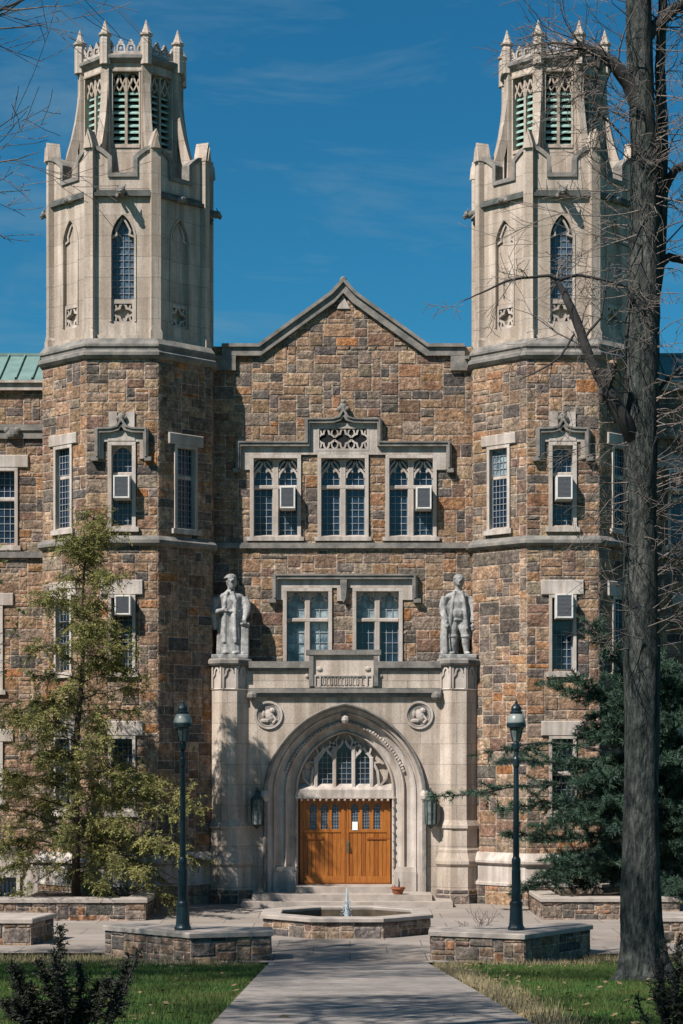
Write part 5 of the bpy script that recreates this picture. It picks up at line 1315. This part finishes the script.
# ---- blue-green pine
def pine():
    rng = random.Random(15); Y0 = 51.6; bx = PX(650, Y0)
    e = empty('pine_tree', (bx, Y0, 0.34), 'dark blue green pine with drooping boughs behind the big bare trunk', 'tree')
    t = MB(); t.use('branch_dark'); P = [Vector((bx+0.02*i, Y0+0.03*math.sin(i), 0.3+0.85*i)) for i in range(9)]
    t.tube(P, [0.15-0.015*i for i in range(9)], 9); t.build('trunk', e, smooth=True)
    br = MB(); br.use('branch_dark'); nd = MB(); nd.use('needle_blue')
    def tuft(c, d, n=11, L=0.13):
        for k in range(n+3):
            v = (d*0.8+Vector((rng.gauss(0,1), rng.gauss(0,1), rng.gauss(0,1)))*0.62).normalized(); l_ = L*rng.uniform(.7, 1.25)
            w = v.orthogonal().normalized(); w.rotate(Matrix.Rotation(rng.uniform(0, 6.3), 3, v)); w *= 0.0085
            nd.quad(c-w, c+w, c+v*l_+w*0.5, c+v*l_-w*0.5)
    def bough(s, d, L_, dens=1.0):
        p = Vector(s); d = Vector(d).normalized(); n = 9; pts = [p.copy()]
        for k in range(n):
            d = (d+Vector((rng.uniform(-.14,.14), rng.uniform(-.14,.14), rng.uniform(-.13,.10)+(0.03 if k > 5 else -0.02)))).normalized(); p = p+d*(L_/n); pts.append(p.copy())
        br.tube(pts, [0.035*(1-.85*k/n)+0.004 for k in range(n+1)], 5, cap=False)
        for k in range(int(L_*24*dens)):
            tt = rng.uniform(0.12, 1)*n; j = min(int(tt), n-1); q = pts[j].lerp(pts[j+1], tt-j)
            sd = (d*0.55+Vector((rng.gauss(0,1), rng.gauss(0,1), rng.uniform(-.6,.5)))*0.75).normalized(); ln = rng.uniform(.15, .6)*(1.25-tt/n*0.6)
            end = q+sd*ln
            if end.y > 53.85: continue
            br.tube([q, end], [0.006, 0.003], 3, cap=False)
            for m in range(max(2, int(ln/0.075))): tuft(q.lerp(end, (m+1)/max(2, int(ln/0.075))), sd)
    for i in range(92):
        f = (i+rng.random())/92; z = 0.9+5.6*f; s = Vector((bx, Y0, z)); a = i*2.39996+rng.uniform(-.3,.3)
        L_ = (3.6*(1-f)**0.75+0.5)*rng.uniform(.6, 1.05)
        d = Vector((math.cos(a), math.sin(a)*0.7, rng.uniform(-.1, .25)))
        if d.y > 0.2: L_ = min(L_, 2.2)
        bough(s, d, L_)
    # the long boughs that reach towards the entrance
    bough((bx-1.2, Y0-0.2, 3.3), (PX(430, 51)-bx+1.2, -0.4, 0.35), 4.5, 0.42)
    bough((bx-1.0, Y0-0.3, 3.7), (PX(520, 51)-bx+1.0, -0.3, 0.3), 2.6, 0.8)
    bough((bx-1.0, Y0-0.2, 2.7), (PX(500, 51)-bx+1.0, 0.3, 0.05), 3.0, 0.7)
    bough((bx-1.2, Y0+0.2, 4.1), (PX(488, 51)-bx+1.2, 0.3, 1.2), 3.2, 0.4)
    bough((bx-0.5, Y0, 5.2), (-1.5, -0.3, 0.5), 2.4, 0.9); bough((bx-0.3, Y0, 5.6), (-0.9, -0.3, 1.2), 2.2, 0.9); bough((bx-0.2, Y0, 5.0), (-1.5, -0.5, 0.9), 2.3, 0.9)
    br.build('boughs', e, smooth=True, fix=False); nd.build('needles', e, fix=False)
pine()

# ---- foreground yew shrubs
def shrub(px0, px1, ytop, Y0, label, seed, hts, nm='yew_shrub'):
    rng = random.Random(seed); cx = PX((px0+px1)/2, Y0); zb = gz0(Y0)-0.05
    e = empty(nm, (cx, Y0, zb), label, 'shrub', 'dark shrubs in the foreground')
    br = MB(); br.use('branch_dark'); nd = MB(); nd.use('needle_yew')
    for (px, py, k) in hts:
        tip = Vector((PX(px, Y0), Y0+rng.uniform(-.3,.3), PZ(py, Y0))); s = Vector((cx+(tip.x-cx)*0.45, Y0, zb)); m = s.lerp(tip, 0.5)+Vector((rng.uniform(-.06,.06), 0, 0))
        pts = [s, s.lerp(m, .5), m, m.lerp(tip, .5)+Vector((rng.uniform(-.03,.03), 0, 0)), tip]; br.tube(pts, [0.016, 0.013, 0.010, 0.007, 0.003], 5, cap=False)
        for i in range(k):
            t = rng.uniform(0.3, 1)*4; j = min(int(t), 3); q = pts[j].lerp(pts[j+1], t-j); sd = Vector((rng.gauss(0,1), rng.gauss(0,1), rng.uniform(-.2,1))).normalized(); ln = rng.uniform(.05, .20)*(1.2-0.2*t); end = q+sd*ln
            br.tube([q, end], [0.004, 0.002], 3, cap=False)
            for mm in range(12):
                c = q.lerp(end, (mm+.5)/12); v = (sd*.5+Vector((rng.gauss(0,1), rng.gauss(0,1), rng.gauss(0,1)))*.7).normalized(); l_ = rng.uniform(.018, .034); w = v.orthogonal().normalized()*0.0045
                nd.quad(c-w, c+w, c+v*l_+w*.5, c+v*l_-w*.5)
    br.build('stems', e, fix=False); nd.build('needles', e, fix=False)
shrub(0, 150, 925, 17.5, 'dark needled yew shrub with upright sprigs at the lower left', 41,
      [(62, 925, 120), (58, 950, 110), (40, 960, 130), (15, 962, 130), (5, 975, 130), (30, 985, 150), (75, 965, 110), (128, 955, 90), (140, 948, 60), (110, 975, 90), (98, 985, 110), (60, 990, 160), (20, 1000, 180), (45, 1005, 180), (85, 1005, 130), (0, 1005, 150), (120, 990, 60)])
shrub(640, 700, 930, 18.5, 'small dark shrub with reddish sprigs at the foot of the bare trunk', 42,
      [(668, 940, 60), (677, 945, 80), (685, 935, 70), (690, 960, 90), (665, 975, 50), (672, 990, 60), (683, 1000, 100), (650, 990, 25), (640, 998, 22), (660, 1000, 40)])
# ---- leafless sapling by the low wall
sp = MB(); sp.use('twig_grey'); rng = random.Random(4); sx, sy = PX(478, 42.2), 42.0
for i in range(5): grow(sp, (sx+rng.uniform(-.1,.1), sy+rng.uniform(-.1,.1), 0.0), (rng.uniform(-.35,.35), rng.uniform(-.2,.2), 1), rng.uniform(.5, .85), 0.012, 2, rng, kids=3, rmin=0.005)
tag(sp.build('bare_sapling', smooth=True), 'thin leafless sapling standing behind the low wall by the lamp post', 'sapling')

# ---- trees beside and behind the viewer: crowns with leaves added for shade, one reaching into the picture
def bare_tree(x, y, h, label, seed, reach=None, dense=6, nm='bare_tree', lean=0, leaves=0, first=0.38, lim=0.42):
    rng = random.Random(seed); zb = gz0(y)-0.05
    e = empty(nm, (x, y, zb), label, 'tree')
    t = MB(); t.use('bark_grey'); n = 10; P = [Vector((x+lean*i/n+0.05*math.sin(i*1.3), y+0.05*math.cos(i), zb+h*0.8*i/n)) for i in range(n+1)]
    t.tube(P, [0.30*(1-0.75*i/n)+0.03 for i in range(n+1)], 12); t.build('trunk', e, smooth=True)
    c = MB(); c.use('twig_grey'); ends = []
    for i in range(16):
        f = first+(0.98-first)*i/16; k = min(int(f*n), n-1); s = P[k].lerp(P[k+1], f*n-k); a = i*2.4+rng.uniform(-.4,.4)
        grow(c, s, (math.cos(a), math.sin(a), rng.uniform(0.35, 0.9)), h*(lim-0.2*f*lim/0.42)*rng.uniform(.8,1.2), 0.085*(1.2-f), 3, rng, up=0.03, kids=dense, rmin=0.006, ends=ends)
    if reach:
        for (p, d, L_, r) in reach: grow(c, p, d, L_, r, 2, rng, up=0.01, kids=4, seg=7, rmin=0.0055, jit=0.12)
    c.build('branches', e, smooth=True, fix=False)
    if leaves:  # loose leaf clusters, added to make the crowns' cast shade denser
        lf = MB(); lf.use('leaf_olive')
        for i in range(leaves):
            q = rng.choice(ends)+Vector((rng.gauss(0,.22), rng.gauss(0,.22), rng.gauss(0,.2))); v = Vector((rng.gauss(0,1), rng.gauss(0,1), rng.gauss(0,1))).normalized(); w = v.orthogonal().normalized()*0.05
            lf.quad(q-w, q+v*0.05-w, q+v*0.14, q+w)
        lf.build('foliage', e, fix=False)
YB = 31.0
def pt(px, py, Y): return Vector((PX(px, Y), Y, PZ(py, Y)))
reach = []
for (a, b, c, d, r) in ((-120, 45, 60, 5, 0.05), (-120, 30, 50, 45, 0.03), (-120, 175, 45, 165, 0.025), (-120, 190, 40, 125, 0.022), (-130, 200, 30, 205, 0.018), (-90, 60, 40, -20, 0.03)):
    p, q = pt(a, b, YB), pt(c, d, YB); reach.append((p, q-p, (q-p).length, r))
bare_tree(-14.2, 27.0, 23.0, 'tall tree whose thin branches reach into the sky at the upper left', 61, reach, dense=5, leaves=8000, first=0.55, lim=0.25)
bare_tree(-12.3, 48.6, 14.5, 'leafing tree outside the frame left of the feathery tree', 62, dense=5, leaves=2600, lim=0.27)
bare_tree(-14.5, 23.0, 28.0, 'tall leafing tree outside the frame beside the lawn', 63, dense=5, leaves=8500, first=0.5, lim=0.36)
bare_tree(-6.0, 12.0, 16.0, 'leafing tree outside the frame near the viewer', 64, dense=5, leaves=7000, lean=-0.6)

# ------------------------------------------------------------------ grass, straw, leaves
rng = random.Random(99)
g = MB(); g.use('grass_blade'); s_ = MB(); s_.use('straw'); lv = MB(); lv.use('leaf_dead')
def inlawn(x, y):
    if pl(y)-0.06 < x < pr(y)+0.06: return False
    return True
def blade(mb, x, y, h, w):
    a = rng.uniform(0, 2*PI); lx, ly = rng.uniform(-.5,.5)*h, rng.uniform(-.5,.5)*h; z = gz0(y)-0.03
    c, s = math.cos(a)*w, math.sin(a)*w
    i = [mb.vert(p) for p in ((x-c, y-s, z), (x+c, y+s, z), (x+lx, y+ly, z+h))]; mb.face(i)
n = 0
while n < 85000:
    y = rng.uniform(17, 41.15); lim = 0.20*y
    x = rng.uniform(-lim, lim)
    if not inlawn(x, y) or (y > 39.3 and abs(x) < 4.7): continue
    d = x-pr(y)
    if 0 < d < 0.9*rng.random() and y < 37: continue
    if y > 38.4+0.5*math.sin(x*3) and rng.random() < 0.75: continue
    blade(g, x, y, rng.uniform(0.03, 0.075), rng.uniform(0.004, 0.008)); n += 1
stuff(g.build('grass', fix=False), 'short green lawn grass on both sides of the path', 'grass')
for i in range(14000):
    k = rng.random()
    if k < 0.6: x = rng.choice((rng.uniform(1.9, 8.0), rng.uniform(-8.5, -1.7))); y = rng.gauss(38.9 if abs(x) < 4.6 else 40.4, 0.45)
    else: y = rng.uniform(17, 38); x = pr(y)+0.05+abs(rng.gauss(0, 0.24))
    if abs(x) < 1.55 or y > 41.15 or (y > 39.4 and abs(x) < 4.6): continue
    blade(s_, x, y, rng.uniform(0.03, 0.14), 0.006)
stuff(s_.build('dry_grass', fix=False), 'dry straw coloured grass along the wall foot and path edge', 'dry grass')
for i in range(900):
    y = rng.uniform(17, 39.5); x = rng.uniform(-0.2*y, 0.2*y)
    if not inlawn(x, y) and rng.random() < 0.93: continue
    if rng.random() < 0.35: x = pr(y)+abs(rng.gauss(0, .5)); 
    z = gz0(y)+0.02; a = rng.uniform(0, 6.28); r = rng.uniform(.02, .06); u = Vector((math.cos(a), math.sin(a), rng.uniform(-.3,.4)))*r; v = Vector((-math.sin(a), math.cos(a), rng.uniform(-.2,.5)))*r*.7
    c = Vector((x, y, z)); lv.quad(c-u, c-v*0.8, c+u, c+v)
stuff(lv.build('fallen_leaves', fix=False), 'dry brown fallen leaves scattered over the lawn', 'leaves')
